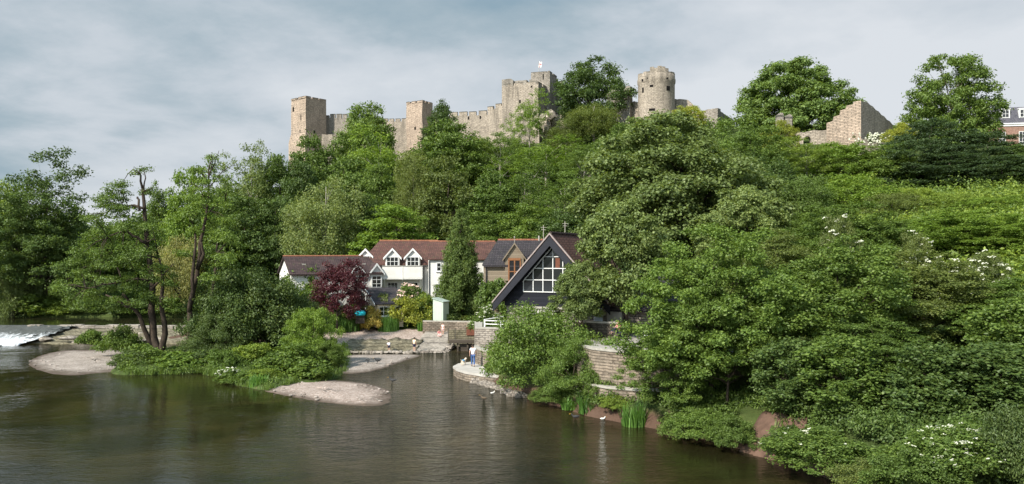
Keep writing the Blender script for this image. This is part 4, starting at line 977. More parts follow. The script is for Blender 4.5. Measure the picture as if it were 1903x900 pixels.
def trunk_mb(rng, H, r0, clumps, limbs=10, lean=0.0, start=.25, n=7, wob=.25):
    mb = MB(); k = 9
    pts = [Vector((lean*(i/k)**1.5*H+rng.normal()*wob*(i/k)*.5, rng.normal()*wob*(i/k)*.5, -.4+(H+.4)*i/k)) for i in range(k+1)]
    rad = [r0*(1.45 if i == 0 else 1)*(1-.88*i/k) for i in range(k+1)]
    mb.tube(pts, rad, n)
    if clumps:
        sel = rng.permutation(len(clumps))[:limbs]
        for i in sel:
            c = Vector(clumps[i][0]); f_ = min(.92, max(start, (c.z/H)*rng.uniform(.45,.8)))
            j = f_*k; i0 = min(k-1, int(j)); p0 = pts[i0].lerp(pts[i0+1], j-i0); rr_ = r0*(1-.88*f_)*rng.uniform(.35,.6)
            m = p0.lerp(c, .5)+Vector((0,0,(c-p0).length*rng.uniform(-.02,.16)))
            pp = [p0.lerp(m, t_*2) if t_ < .5 else m.lerp(c, t_*2-1) for t_ in (0,.25,.5,.75,1)]
            mb.tube(pp, [rr_, rr_*.8, rr_*.6, rr_*.4, rr_*.15], 5)
    return mb
TR = {}
def proto(key, seed, H, Wd, base=.15, n=80, rc=1.3, leaf=.36, per=130, r0=.28, **kw):
    rng = np.random.default_rng(seed); lk = {k: kw.pop(k) for k in ('droop','up','spread','aspect','fill') if k in kw}; limbs = kw.pop('limbs', 10)
    cl = pick_clumps(rng, n, H*base, H-rc*.45, Wd/2-rc*.55, rc, **kw)
    v, t_ = leaves(rng, cl, per, leaf, **lk)
    vt = v[::4]; H_, W_ = float(np.percentile(vt[:,2], 99.6)), float(np.mean([np.percentile(vt[:,i_], 98.8)-np.percentile(vt[:,i_], 1.2) for i_ in (0,1)]))
    TR[key] = dict(H=H_, W=W_, crown=np_mesh('crown_'+key, v, t_), trunk=None, seed=seed, cl=cl, r0=r0)
    mb = trunk_mb(rng, H*.86, r0, cl, limbs); me = bpy.data.meshes.new('trunk_'+key); me.from_pydata(mb.v, [], mb.f); me.polygons.foreach_set('use_smooth', [True]*len(me.polygons)); me.update(); TR[key]['trunk'] = me
# hill trees, about 14 m
proto('round1', 11, 15, 12, .08, 95, 1.35, .42, 150)
proto('round2', 12, 15, 12, .08, 80, 1.6, .42, 200, lobes=.35)
proto('round3', 13, 15, 12, .10, 120, 1.15, .38, 125, lobes=.3)
proto('tall1', 14, 18, 9, .08, 85, 1.3, .40, 150, lobes=.3, egg=.35)
proto('tall2', 15, 18, 9, .08, 100, 1.15, .36, 130, lobes=.35, egg=.3)
proto('ash1', 16, 17, 11, .14, 100, 1.1, .40, 85, lobes=.4, inner=.6, spread=.9, aspect=.4, r0=.24, limbs=22)
proto('ash2', 17, 17, 11, .14, 115, 1.0, .36, 80, lobes=.35, inner=.6, spread=.9, aspect=.42, r0=.24, limbs=22)
proto('layer1', 18, 14, 13, .05, 100, 1.5, .40, 170, flat=.42, up=.9, spread=.5, lobes=.25)
proto('birch', 19, 16, 9, .06, 120, .95, .26, 190, droop=1.5, up=.1, spread=.9, aspect=.5, flat=1.1, lobes=.35, egg=.25, limbs=26, r0=.2)
proto('willow', 20, 9, 9, .12, 90, .8, .34, 190, droop=2.6, up=.0, spread=.9, aspect=.24, flat=1.0, lobes=.2, limbs=14)
proto('open1', 21, 16, 13, .08, 230, .9, .32, 150, inner=.6, lobes=.3, spread=.9, aspect=.5, limbs=44, r0=.3, mind=.95)
proto('oakdome', 22, 17, 18, .0, 330, 1.3, .42, 240, flat=.55, lobes=.07, inner=.45, egg=.12, under=-1, up=.8, spread=.5, mind=.62, limbs=16, r0=.4)
proto('gap1', 23, 15, 12, -.02, 130, 1.4, .36, 200, flat=.6, lobes=.28, inner=.6, egg=.0, mind=.8, under=-1, limbs=34, r0=.34, up=.7)
proto('poplar', 25, 18, 10, .03, 95, 1.25, .34, 180, flat=.75, lobes=.42, inner=.65, egg=.12, mind=.95, limbs=34, r0=.3)
proto('dark1', 24, 12, 14, .03, 110, 1.35, .36, 190, flat=.42, lobes=.3, up=.75, spread=.5, limbs=4)
# near trees: finer leaves
proto('alder1', 31, 11.5, 9.5, .10, 240, .72, .17, 250, lobes=.34, inner=.62, flat=.6, up=.75, spread=.6, aspect=.7, limbs=34, r0=.17)
proto('alder2', 32, 11.5, 9.5, .08, 250, .68, .165, 240, lobes=.38, flat=.55, up=.75, spread=.6, aspect=.7, limbs=34, r0=.16, inner=.62)
proto('alder3', 33, 11.5, 9.5, .10, 215, .76, .175, 250, lobes=.4, inner=.62, flat=.62, up=.7, aspect=.7, limbs=34, r0=.17)
proto('shrub1', 34, 5, 6.5, .0, 90, .72, .14, 340, flat=.7, lobes=.25, under=-.95, limbs=20, r0=.09, aspect=.6, up=.6)
proto('shrub2', 35, 5, 6.5, .0, 100, .62, .13, 320, flat=.7, lobes=.35, under=-.95, limbs=20, r0=.09, aspect=.6, up=.6)
proto('sapling', 46, 6, 4.4, .03, 85, .55, .17, 150, lobes=.32, inner=.55, flat=.7, under=-.95, up=.7, spread=.65, aspect=.7, limbs=20, r0=.08)
# low bushes on the slope and the banks (no trunk shown)
proto('bush1', 41, 2.6, 3.6, -.12, 46, .5, .20, 130, flat=.75, lobes=.25, under=-.4, limbs=6, r0=.05)
proto('bush2', 42, 2.6, 3.6, -.12, 52, .45, .17, 130, flat=.8, lobes=.35, under=-.4, limbs=6, r0=.05)
proto('bushf', 44, 2.6, 3.6, -.12, 90, .36, .115, 170, flat=.75, lobes=.3, under=-.4, limbs=6, r0=.05, aspect=.6)
proto('bushg', 45, 2.6, 3.6, -.12, 100, .34, .10, 180, flat=.8, lobes=.38, under=-.4, limbs=6, r0=.05, aspect=.5)
proto('bush3', 43, 2.6, 3.6, -.12, 40, .55, .24, 110, flat=.7, lobes=.3, under=-.4, limbs=6, r0=.05, aspect=.75)
# big sycamore: broad heavy clusters
proto('sycamore', 51, 22, 21, .05, 300, 1.45, .30, 420, flat=.62, lobes=.17, inner=.42, egg=.10, up=.75, spread=.55, aspect=.85, limbs=44, r0=.5, mind=.66)
proto('sycamore2', 52, 11.5, 9.5, .20, 95, 1.0, .22, 420, flat=.62, lobes=.32, inner=.5, egg=.15, up=.75, spread=.55, aspect=.85, limbs=24, r0=.2, mind=.68)

def place(name, key, leaf, px, ytop, d, wpx, label, cat='tree', group=None, bark='bark', rz=None, basez=None, base_px=None, parts=True):
    wpx *= 1.03
    T = TR[key]; x = X(px, d); z0 = gz(x, d) if basez is None else basez
    h = max(.8, ZZ(ytop, d)-z0); w = wpx/F*d
    o = empty(name, (x, d, z0), rz if rz is not None else (px*.37+d) % 6.28); tag(o, label, cat, group)
    s = (w/T['W'], w/T['W'], h/T['H'])
    for nm, me, mt in (('trunk', T['trunk'], M[bark]), ('crown', T['crown'], M['leaf_'+leaf])):
        if nm == 'trunk' and not parts: continue
        if not me.materials: me.materials.append(mt)
        c = bpy.data.objects.new(nm if parts else 'foliage', me); COL.objects.link(c); c.parent = o; c.scale = s
        c.material_slots[0].link = 'OBJECT'; c.material_slots[0].material = mt
    return o
HG = 'trees on the castle hill'
rows = [
 # castle crest
 ('crest_tree','round1','mid',690,193,166,95,'round green tree on the crest rising above the left curtain wall'),
 ('crest_tree','tall1','dark',818,188,164,72,'narrow dark tree standing against the middle castle tower'),
 ('crest_tree','ash1','bright',984,167,158,76,'slender bright airy tree standing in front of the keep'),
 ('tall_tree','gap1','dark',1093,112,170,134,'tall dark tree with sky gaps standing right of the keep'),
 ('scrub_tree','birch','olive',1104,192,156,92,'thin olive scrubby tree below the dark tree by the keep'),
 ('scrub_tree','birch','olive',1052,222,154,70,'small olive scrub tree at the foot of the keep rubble'),
 ('broad_tree','oakdome','dome',1479,119,152,186,'large dome shaped tree standing alone behind the ruined tower'),
 ('airy_tree','open1','mid',1776,101,136,164,'tall airy open crowned tree at right before the brick house'),
 # upper slope
 ('hill_tree','ash2','sage',467,266,140,104,'pale airy ash at the left end of the castle hill'),
 ('hill_tree','round3','mid',520,288,144,86,'mid green tree on the hill edge left of the castle'),
 ('hill_tree','round2','mid',596,258,150,120,'broad tree hiding the foot of the left castle tower'),
 ('hill_tree','round3','mid',655,226,154,96,'rounded tree under the short battlemented wall'),
 ('hill_tree','ash1','bright',705,238,146,140,'bright feathery tree in the middle of the hill crest'),
 ('hill_tree','tall2','olive',765,282,138,66,'pale olive drooping tree under the middle tower',),
 ('hill_tree','round1','mid',822,228,146,130,'large leafy tree below the middle castle tower'),
 ('hill_tree','round3','lime',872,258,150,60,'small lime green tree below the long battlemented wall'),
 ('hill_tree','ash2','mid',930,246,146,106,'round dark green tree beneath the castle wall left of the keep'),
 ('hill_tree','round3','lime',905,262,152,70,'small yellowish tree right under the stepped castle wall'),
 ('hill_tree','ash1','bright',1015,254,140,150,'wide feathery bright tree below the keep'),
 ('hill_tree','ash2','mid',1085,268,134,110,'feathery tree between the keep slope and the big sycamore'),
 ('hill_tree','round1','mid',1150,232,138,90,'green tree below the jagged wall stub'),
 ('hill_tree','round3','yellow',1275,196,152,60,'small yellow green shrub tree at the foot of the round tower'),
 ('hill_tree','round2','mid',1395,238,120,130,'leafy tree on the crest right of the big sycamore'),
 ('hill_tree','round3','yellow',1452,228,128,62,'yellow flowering shrub tree under the two stone pillars'),
 ('hill_tree','ash1','lime',1500,252,114,130,'lime green tree on the crest left of the arched wall'),
 ('hill_tree','round3','bright',1575,264,112,110,'bright tree on the crest below the ruined tower front'),
 ('hill_tree','round2','mid',1640,272,110,110,'green tree below the low wall of white flowers'),
 ('hill_tree','round3','yellow',1672,232,122,56,'yellowish bush by the right end of the ruined tower'),
 ('yew_tree','dark1','darker',1730,222,114,150,'dark spreading yew under the airy tree'),
 ('yew_tree','dark1','darker',1838,246,112,160,'dark spreading yew in front of the brick house'),
 ('yew_tree','dark1','dark',1905,272,108,110,'dark yew cut by the right edge of the view'),
 ('yew_tree','dark1','darker',1690,262,108,120,'low dark yew at the left end of the dark hedge line'),
 ('yew_tree','dark1','darker',1768,284,106,170,'low wide yew at the middle of the dark hedge line'),
 ('yew_tree','dark1','darker',1862,288,104,170,'low wide yew at the right of the dark hedge line'),
 # middle slope
 ('hill_tree','layer1','dark',560,300,128,96,'dark layered tree behind the weeping birch'),
 ('hill_tree','round1','mid',640,296,132,120,'mid green tree above the weeping birch on its right'),
 ('hill_tree','tall1','mid',705,300,128,90,'upright tree in the middle of the wooded slope'),
 ('hill_tree','birch','olive',768,292,126,66,'small drooping birch on the middle of the slope'),
 ('hill_tree','round2','olive',832,296,126,130,'large olive green tree right above the conifer tip'),
 ('hill_tree','round1','mid',905,322,122,110,'mid green tree behind the conifer on its right'),
 ('hill_tree','ash1','mid',975,300,124,120,'feathery tree above the timber house roof'),
 ('hill_tree','ash2','mid',1050,318,118,150,'broad feathery tree above the mill roof'),
 ('hill_tree','ash1','mid',1130,300,116,120,'green tree tucked behind the big sycamore on its left'),
 ('hill_tree','round2','dark',1440,290,100,140,'dark tree right behind the big sycamore'),
 ('hill_tree','layer1','mid',1395,330,92,140,'layered tree behind the big sycamore at lower right'),
 # just behind the houses
 ('weeping_birch','birch','grey',606,334,114,134,'tall grey green weeping birch behind the low white house'),
 ('hill_tree','dark1','dark',512,372,119,110,'dark tree left of the weeping birch'),
 ('hill_tree','layer1','bright',738,382,112,170,'bright layered tree directly behind the red tiled roof'),
 ('hill_tree','tall2','dark',672,360,117,70,'dark narrow tree between the weeping birch and bright layered tree'),
 ('hill_tree','layer1','mid',905,396,108,110,'low layered tree behind the white cottage roof'),
 ('hill_tree','layer1','mid',985,384,104,130,'low layered tree behind the timber house'),
 ('hill_tree','round1','dark',1062,392,98,110,'dark tree behind the mill ridge'),
]
for i, (nm, key, lf, px, yt, d, w, lab) in enumerate(rows):
    place(nm, key, lf, px, yt, d, w, lab, 'tree', HG, basez={'oakdome': 27, 'gap1': 33, 'open1': 22}.get(key), bark='bark_pale' if 'birch' in key or key.startswith('ash') else 'bark')
# big sycamores and the trees before them
place('sycamore', 'sycamore', 'sage', 1264, 214, 83, 345, 'huge broad sycamore filling the middle right of the view', 'tree', None, 'bark_dark', basez=5.2)
place('sycamore', 'sycamore2', 'sage', 1164, 376, 59, 166, 'smaller sycamore leaning over the glazed mill gable', 'tree', None, 'bark_dark', basez=3.8)
place('sycamore', 'sycamore2', 'sage', 1082, 490, 58, 96, 'young low sycamore covering the right corner of the glazed mill gable', 'tree', None, 'bark_dark', basez=3.8)
place('sycamore', 'sycamore2', 'sage', 1385, 350, 72, 150, 'middle sized sycamore at the lower right of the huge one', 'tree', None, 'bark_dark')
RG = 'trees along the right bank'
for nm, key, lf, px, yt, d, w, lab in [
 ('alder','alder1','alder',1322,424,46.5,276,'bright green alder on the bank in front of the big sycamore'),
 ('alder','alder2','alder',1252,566,46.4,150,'low alder at the bank edge right of the round terrace'),
 ('alder','alder2','alder',1352,520,44.5,170,'alder by the bare red earth bank'),
 ('alder','alder3','mid',1560,452,46,270,'wide green alder at right on the riverbank'),
 ('alder','alder2','olive',1470,430,58,230,'olive green alder behind the riverside path'),
 ('alder','alder1','olive',1700,470,48,260,'broad alder on the far right part of the bank'),
 ('alder','alder2','alder',1850,520,46,230,'alder at the right edge with bright leaves'),
 ('alder','sapling','dark',1478,632,40.5,120,'dark low sapling tree overhanging the water beside the red earth'),
 ('alder','alder2','mid',1650,600,40,240,'dark leafy tree over the hogweed bank at lower right'),
 ('alder','sapling','dark',1850,640,36.5,180,'shaded dark tree above the white flowers at lower right'),
 ('alder','sapling','mid',1585,628,38.5,150,'upright sapling rising behind the hogweed bank at lower right'),
 ('alder','sapling','dark',1720,640,36.5,150,'dark upright sapling behind the nettles at lower right'),
 ('alder','sapling','mid',1905,560,39,150,'leafy sapling cut by the right edge low on the bank'),
 ('alder','alder1','mid',1590,380,64,210,'green tree on the lower part of the right hillside'),
 ('alder','alder3','bright',1760,392,66,190,'bright green tree halfway up the right hillside'),
 ('alder','alder1','bright',1880,400,62,170,'bright green tree high on the hillside at the right edge'),
]: place(nm, key, lf, px, yt, d, w, lab, 'tree', RG, 'bark_dark')
place('alder', 'shrub1', 'alder', 1006, 572, 56.5, 186, 'spreading bushy alder at the foot of the mill on the bank', 'tree', RG, 'bark_dark', basez=.7)
place('alder', 'shrub2', 'alder', 1065, 630, 52.5, 120, 'dense bush beside the low terrace footing wall', 'shrub', None, 'bark_dark', basez=.8)
SG = 'shrubs on the right hillside'
for nm, key, lf, px, yt, d, w, lab in [
 ('hillside_shrub','shrub1','mid',1480,330,92,120,'rounded mid green shrub at the left top of the right hillside'),
 ('hillside_shrub','round2','bright',1590,322,94,140,'bright tree at the top of the right hillside below the crest trees'),
 ('hillside_shrub','shrub2','olive',1660,360,88,110,'olive shrub on the right hillside below the dark hedge line'),
 ('hillside_shrub','shrub1','lime',1745,362,88,120,'lime shrub on the right hillside under the low wide yew'),
 ('hillside_shrub','shrub2','bright',1850,366,84,130,'bright shrub on the right hillside near the right edge'),
 ('hillside_shrub','round3','mid',1530,396,78,130,'mid green tree beside the big sycamore on the right hillside'),
 ('hillside_shrub','shrub1','mid',1660,420,74,130,'mid green shrub in the middle of the right hillside'),
 ('hillside_shrub','round1','olive',1800,430,72,120,'olive tree on the right part of the hillside'),
 ('hillside_shrub','shrub2','lime',1700,350,93,90,'small lime shrub just below the dark hedge line'),
 ('hillside_shrub','shrub1','mid',1890,440,70,110,'mid green shrub at the right edge halfway up the hillside')]:
    place(nm, key, lf, px, yt, d, w, lab, 'shrub', SG)
for px, yt, d, lab in ((1556,404,59,'elder shrub with white flower heads high on the right hillside, leftmost of four'),(1697,436,57,'elder shrub with white flower heads in the middle of the right hillside'),
  (1784,486,54,'elder shrub with white flower heads lowest on the right hillside'),(1832,470,55,'elder shrub with white flower heads nearest the right edge')):
    o = place('elder_shrub','shrub2','olive',px,yt,d,80,lab,'shrub','elders in flower on the hillside', parts=False)
    ELD = globals().setdefault('ELD', []); ELD.append(o)
# left bank
LG = 'trees on the left bank'  # the dark leaf tones here carry cloud shadow in their colour
for nm, key, lf, px, yt, d, w, lab in [
 ('poplar','poplar','dark',84,277,112,138,'tall dark airy poplar at the far left'),
 ('poplar','alder1','dark',60,360,110.5,190,'dark bushy lower tree around the tall poplar'),
 ('bank_tree','round1','lime',6,340,128,80,'yellow green tree at the left edge of the view'),
 ('bank_tree','round2','bright',352,322,122,112,'bright green broad tree behind the bare branched alder'),
 ('bank_tree','tall1','mid',294,343,128,62,'small dark topped tree behind the broken top alder'),
 ('bank_tree','ash1','mid',420,300,126,110,'mid green tree left of the pale airy ash'),
 ('bank_tree','layer1','dark',455,368,118,130,'dark layered tree beyond the island bushes'),
 ('bank_tree','round1','mid',405,410,114,120,'dense green tree behind the yellow weeping willow'),
 ('bank_tree','round1','mid',215,430,126,120,'green tree seen through the broken top alder'),
 ('bank_tree','round3','dark',150,400,124,110,'dim tree right of the tall poplar'),
]: place(nm, key, lf, px, yt, d, w, lab, 'tree', LG)
place('weeping_willow', 'willow', 'willow', 334, 442, 111, 96, 'pale yellow weeping willow between the two dead topped alders', 'tree', None, 'bark')
place('weeping_willow', 'willow', 'sage', 24, 500, 109.5, 110, 'low grey green willow at the left edge of the far bank', 'tree', None, 'bark')
place('maple', 'round3', 'purple', 626, 484, 90.5, 92, 'dark purple leaved maple in front of the low white house', 'tree', None, 'bark')

# the two dead-topped alders on the island: drawn limb by limb, standing about 76 m off
def limb_tree(name, label, d0, limbs, clumps, leaf, seed, per=170, size=.2, rc=.75, bark='bark_dark'):
    rng = np.random.default_rng(seed); x0, y0 = X(limbs[0][0][0][0], d0), d0; z0 = gz(x0, y0)
    z0 = .45
    root = empty(name, (x0, y0, z0)); tag(root, label, 'tree', 'dead topped alders on the island')
    mb = MB()
    for pts, r0, r1, dy in limbs:
        k = len(pts); P = []
        for i, (px, py) in enumerate(pts):
            d = d0+dy*i/max(1, k-1); w = W(px, py, d); P.append((w.x-x0, w.y-y0, w.z-z0))
        # smooth
        Q = []; RR = []
        for i in range(k-1):
            for s_ in (0,.5): Q.append(Vector(P[i]).lerp(Vector(P[i+1]), s_)+Vector((rng.normal(),rng.normal(),rng.normal()))*.05*(i+s_ > 0)); RR.append(r0+(r1-r0)*(i+s_)/(k-1))
        Q.append(Vector(P[-1])); RR.append(r1); mb.tube(Q, RR, 7)
    cl = []; tw = mb; base_pts = None
    for px, py, r, nn, dd in clumps:
        for _ in range(nn):
            d = d0+rng.normal()*dd; c = W(px+rng.normal()*r*.5, py+rng.normal()*r*.32, d); rr = rc*rng.uniform(.6,1.2)
            cl.append((np.array([c.x-x0, c.y-y0, c.z-z0]), (rr*1.25, rr*1.1, rr*.5)))
    v, t_ = leaves(rng, cl, per, size, up=.8, spread=.6, aspect=.7)
    link('crown', np_mesh('crown', v, t_), M['leaf_'+leaf], root)
    # fine twigs that carry the outer sprays
    lv = mb.v[::5]
    for i in range(0, len(cl), 2):
        c = Vector(cl[i][0]); b = min((Vector(q) for q in lv), key=lambda q: (q-c).length)
        m_ = b.lerp(c, .5)+Vector((0,0,.2)); tw.tube([b, m_, c], [.05,.035,.015], 4)
    mb.build('trunk', M[bark], root, True)
    return root
limb_tree('dead_topped_alder', 'many trunked alder with broken bare top standing on the gravel island', 76, [
  ([(300,664),(285,625),(280,580),(284,530),(278,480),(272,430),(268,380),(265,345)], .40, .13, .5),
  ([(300,664),(308,620),(300,575),(302,530),(296,480)], .34, .09, -1.2),
  ([(288,650),(268,612),(258,585),(246,572),(222,562),(196,548)], .26, .07, -2),
  ([(258,585),(240,560),(228,545)], .2, .05, -1.0),
  ([(265,350),(262,326),(258,318)], .12, .04, 0),
  ([(267,352),(270,330),(266,316)], .08, .03, .4),
  ([(266,356),(280,350),(284,352)], .08, .04, .4),
  ([(260,392),(258,372),(256,366)], .12, .09, .3),
  ([(272,452),(255,442),(238,432),(222,430),(200,440)], .16, .05, -1.5),
  ([(268,388),(250,382),(228,384),(208,390),(190,398)], .13, .04, 1.2),
  ([(274,468),(250,458),(228,462),(205,470)], .13, .04, 1.8),
  ([(280,520),(256,518),(228,524),(190,530),(160,536)], .15, .04, -2.5),
  ([(284,535),(306,510),(322,490)], .12, .04, 1.5),
  ([(262,326),(252,318),(249,314)], .05,.02,.2),
 ], [(258,324,10,2,.3),(276,352,10,2,.4),(218,352,26,8,1.0),(200,378,32,12,1.4),(228,392,30,9,1.2),(196,412,34,13,1.6),(190,440,34,14,1.6),(232,420,24,7,1.4),(268,420,22,8,1.6),(258,470,36,16,2),(206,480,50,24,2.2),
     (160,470,36,14,1.8),(148,512,40,18,2.2),(170,540,40,16,2.4),(228,520,44,18,2.4),(282,500,26,10,2.0),(215,560,40,14,2.2),(262,552,26,9,1.6),(310,520,20,8,1.8),(300,440,18,5,1.2),(310,560,16,6,1.5),(140,560,36,10,2.2),(118,530,22,7,2.0)], 'mid', 61, 120, .17)
limb_tree('dead_topped_alder', 'slender alder with bare antler branches at its top on the island', 75, [
  ([(348,662),(356,610),(352,570),(362,530),(370,490),(372,455),(382,410),(386,370),(388,330),(392,300)], .30, .05, .6),
  ([(366,500),(378,470),(374,450)], .2, .1, -.5),
  ([(352,580),(358,540),(360,500),(364,460),(362,430)], .22, .08, -.8),
  ([(392,560),(398,520),(402,480),(404,450)], .2, .07, 1.2),
  ([(404,470),(420,452),(432,448)], .10, .03, 1.0),
  ([(388,330),(396,310),(402,296),(407,280)], .07, .02, .2),
  ([(388,330),(394,300),(392,286)], .06, .02, -.2),
  ([(388,340),(376,322),(362,312)], .06, .02, .2),
  ([(387,350),(402,330),(424,312),(436,306)], .06, .02, .5),
  ([(386,372),(370,352),(354,340)], .08, .02, -.6),
  ([(382,400),(400,382),(420,372)], .09, .03, .8),
 ], [(366,314,10,3,.4),(392,294,7,2,.3),(380,336,16,5,.7),(412,336,16,4,.7),(370,366,22,8,1.1),(402,372,22,8,1.2),(352,392,22,8,1.1),(396,412,24,9,1.4),(420,440,24,9,1.4),(360,430,14,4,1.0),(418,480,24,9,1.6),(392,520,16,5,1.2),(344,470,12,3,1)], 'alder', 62, 130, .16, .7)
# conifer with drooping sprays in tiers
rng = np.random.default_rng(71); x0, d0 = X(857,94.5), 94.5; z0 = 2.3
root = empty('conifer', (x0, d0, z0)); tag(root, 'tall dark green conifer with drooping sprays standing before the white cottage', 'tree')
H = ZZ(383,94.5)-z0; cl = []
for k in range(30):
    f_ = (k+.5)/30; zt = H*(.05+.94*f_); rm = 3.05*(1-f_)**.60*(1-.3*math.exp(-((f_-.02)/.07)**2))+.1; nb = max(3, int(11*(1-f_)**.7))
    for j in range(nb):
        a = 6.283*(j+.5*(k % 2)+rng.uniform(-.25,.25))/nb; L = rm*rng.uniform(.72,1.1)
        if f_ < .36 and math.cos(a+1.05) > .86: continue
        for t_ in ((1.,.66,.36) if f_ < .75 else (1.,.5)):
            s_ = (.36+.38*(1-f_))*(1.0 if t_ > .9 else .85)*rng.uniform(.85,1.15)
            cl.append((np.array([L*t_*math.cos(a), L*t_*math.sin(a), zt-.42*L*t_*t_]), (s_, s_, s_*.46)))
v, t_ = leaves(rng, cl, 190, .24, droop=.85, up=.5, spread=.5, aspect=.34)
link('crown', np_mesh('crown', v, t_), M['leaf_conifer'], root)
trunk_mb(rng, H*.95, .3, cl, 40, 0, .04).build('trunk', M['bark'], root, True)

# ------------------------------------------------------------------ bushes and bank plants
def flowers(o, key, n, s, mat, seed, zmin=.45):
    """flat flower heads among the outer leaves of a bush"""
    T = TR[key]; rng = np.random.default_rng(seed); mb = MB(); cr = [c for c in bpy.data.objects if c.parent == o and c.data == T['crown']][0]; sc = cr.scale
    top = sorted(T['cl'], key=lambda q: -(q[0][2]/T['H']+.35*np.hypot(q[0][0],q[0][1])/T['W']-.35*q[0][1]/T['W']))[:max(4, int(len(T['cl'])*.6))]
    for _ in range(n):
        c, r = top[rng.integers(len(top))]; dv = rnorm(rng,1)[0]; dv[2] = abs(dv[2]); p = c+dv*np.array(r)*1.02
        p = Vector((p[0]*sc[0], p[1]*sc[1], p[2]*sc[2])); k = s*rng.uniform(.6,1.2)
        for __ in range(6): q = p+Vector((rng.normal()*k*.5, rng.normal()*k*.5, rng.normal()*k*.18)); mb.blob(q, (k*.34,k*.34,k*.18), rng, 5, 3, .2)
    return tag(mb.build('flowers', mat, o), kind='stuff')
for i_, o_ in enumerate(ELD): flowers(o_, 'shrub2', 60, .2, M['white_flower'], 30+i_)
BG = 'bushes on the island'
def bush(key, lf, px, yt, yb, wpx, label, d=None, z=0.3, cat='bush', group=None, name='bush', parts=False):
    d = d or (CAMZ-z)*F/(yb-HZ); return place(name, key, lf, px, yt, d, wpx, label, cat, group, basez=z-.1, parts=parts)
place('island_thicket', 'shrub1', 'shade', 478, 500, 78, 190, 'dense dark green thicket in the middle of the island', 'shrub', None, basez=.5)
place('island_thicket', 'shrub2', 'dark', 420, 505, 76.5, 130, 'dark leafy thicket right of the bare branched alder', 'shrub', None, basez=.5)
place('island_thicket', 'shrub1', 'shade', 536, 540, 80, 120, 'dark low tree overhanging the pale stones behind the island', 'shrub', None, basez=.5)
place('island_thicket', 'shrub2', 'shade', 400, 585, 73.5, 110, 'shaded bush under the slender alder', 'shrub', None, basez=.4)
place('sapling', 'shrub2', 'bright', 582, 574, 70, 92, 'bright young tree with light leaves at the right end of the island', 'tree', None, basez=.4)
place('sapling', 'shrub1', 'mid', 606, 634, 69, 62, 'rounded bush leaning over the right gravel bar', 'shrub', None, basez=.3)
bush('bush1','mid',232,606,668,74,'round bush at the head of the left gravel bar',z=.4,d=77)
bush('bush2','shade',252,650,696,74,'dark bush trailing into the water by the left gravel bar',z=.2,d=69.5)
bush('bush3','mid',163,614,645,44,'small bush at the weir edge of the left gravel bar',z=.3,d=84)
bush('bush2','mid',310,662,694,90,'low green bush along the island waterline under the alders',z=.2,d=69.5)
bush('bush1','shade',372,650,692,80,'dark bush at the waterline below the slender alder',z=.2,d=70)
bush('bush2','lime',466,640,690,96,'feathery yellow green bush on the island',z=.4,d=70)
bush('bush1','mid',548,640,712,120,'dense green bush above the front gravel bar',z=.3,d=65)
bush('bush3','mid',582,668,714,70,'leafy bush at the rear edge of the front gravel bar',z=.3,d=63.5)
bush('bush2','lime',486,686,722,60,'low grassy bush left of the front gravel bar',z=.3,d=62)
o = bush('bush3','mid',432,684,720,48,'small bush covered in white flowers at the island edge',z=.15,d=63,parts=False); flowers(o,'bush3',60,.13,M['white_flower'],3)
bush('bush1','mid',270,640,694,90,'leafy green bush at the foot of the many trunked alder',z=.2,d=70.5)
bush('bush3','alder',345,655,697,80,'pale green weeds at the island edge between the two alders',z=.1,d=68.5)
bush('bush2','alder',415,650,700,80,'tangled green bush right of the slender alder at the water',z=.2,d=68)
bush('bush1','mid',510,655,712,90,'green bush in the middle of the island front',z=.3,d=65.5)
bush('bush2','mid',455,690,722,60,'low green bush behind the reed clump at the island tip',z=.1,d=62)
# garden in front of the houses
GG = 'garden bushes'
bush('bush1','gold',690,570,612,40,'golden leaved shrub among the green reeds',d=91.6,z=1.3)
bush('bush2','yellow',758,552,614,80,'large yellow green shrub left of the green shed',d=92.8,z=1.3)
bush('bush3','lime',780,545,604,50,'lime bush just left of the green shed',d=94,z=1.8)
bush('bush1','olive',716,548,600,50,'green bush in front of the garden room',d=93.2,z=1.6)
o = bush('bush2','mid',765,530,585,66,'climbing rose bush with pale pink flowers by the white house',d=94.5,z=2.6); flowers(o,'bush2',70,.28,M['pink_flower'],4)
o = bush('bush1','mid',906,570,614,54,'green bush dotted with white flowers beside the mill corner',d=79,z=2.2); flowers(o,'bush1',80,.15,M['white_flower'],5)
bush('bush3','mid',925,520,570,60,'green bush between the conifer and the timber house',d=82,z=4.0)
bush('bush1','mid',572,500,590,104,'green bush hiding the left end of the low white house',d=95,z=1.9)
bush('bush2','mid',660,566,596,60,'green bush beside the arched garden door',d=91.5,z=2.2)
bush('bush3','olive',560,580,612,70,'olive bush at the left end of the reed bed',d=92,z=1.8)
bush('bush3','rust' if False else 'olive',850,590,606,44,'low olive plants on the garden wall top',d=93.5,z=2.1)
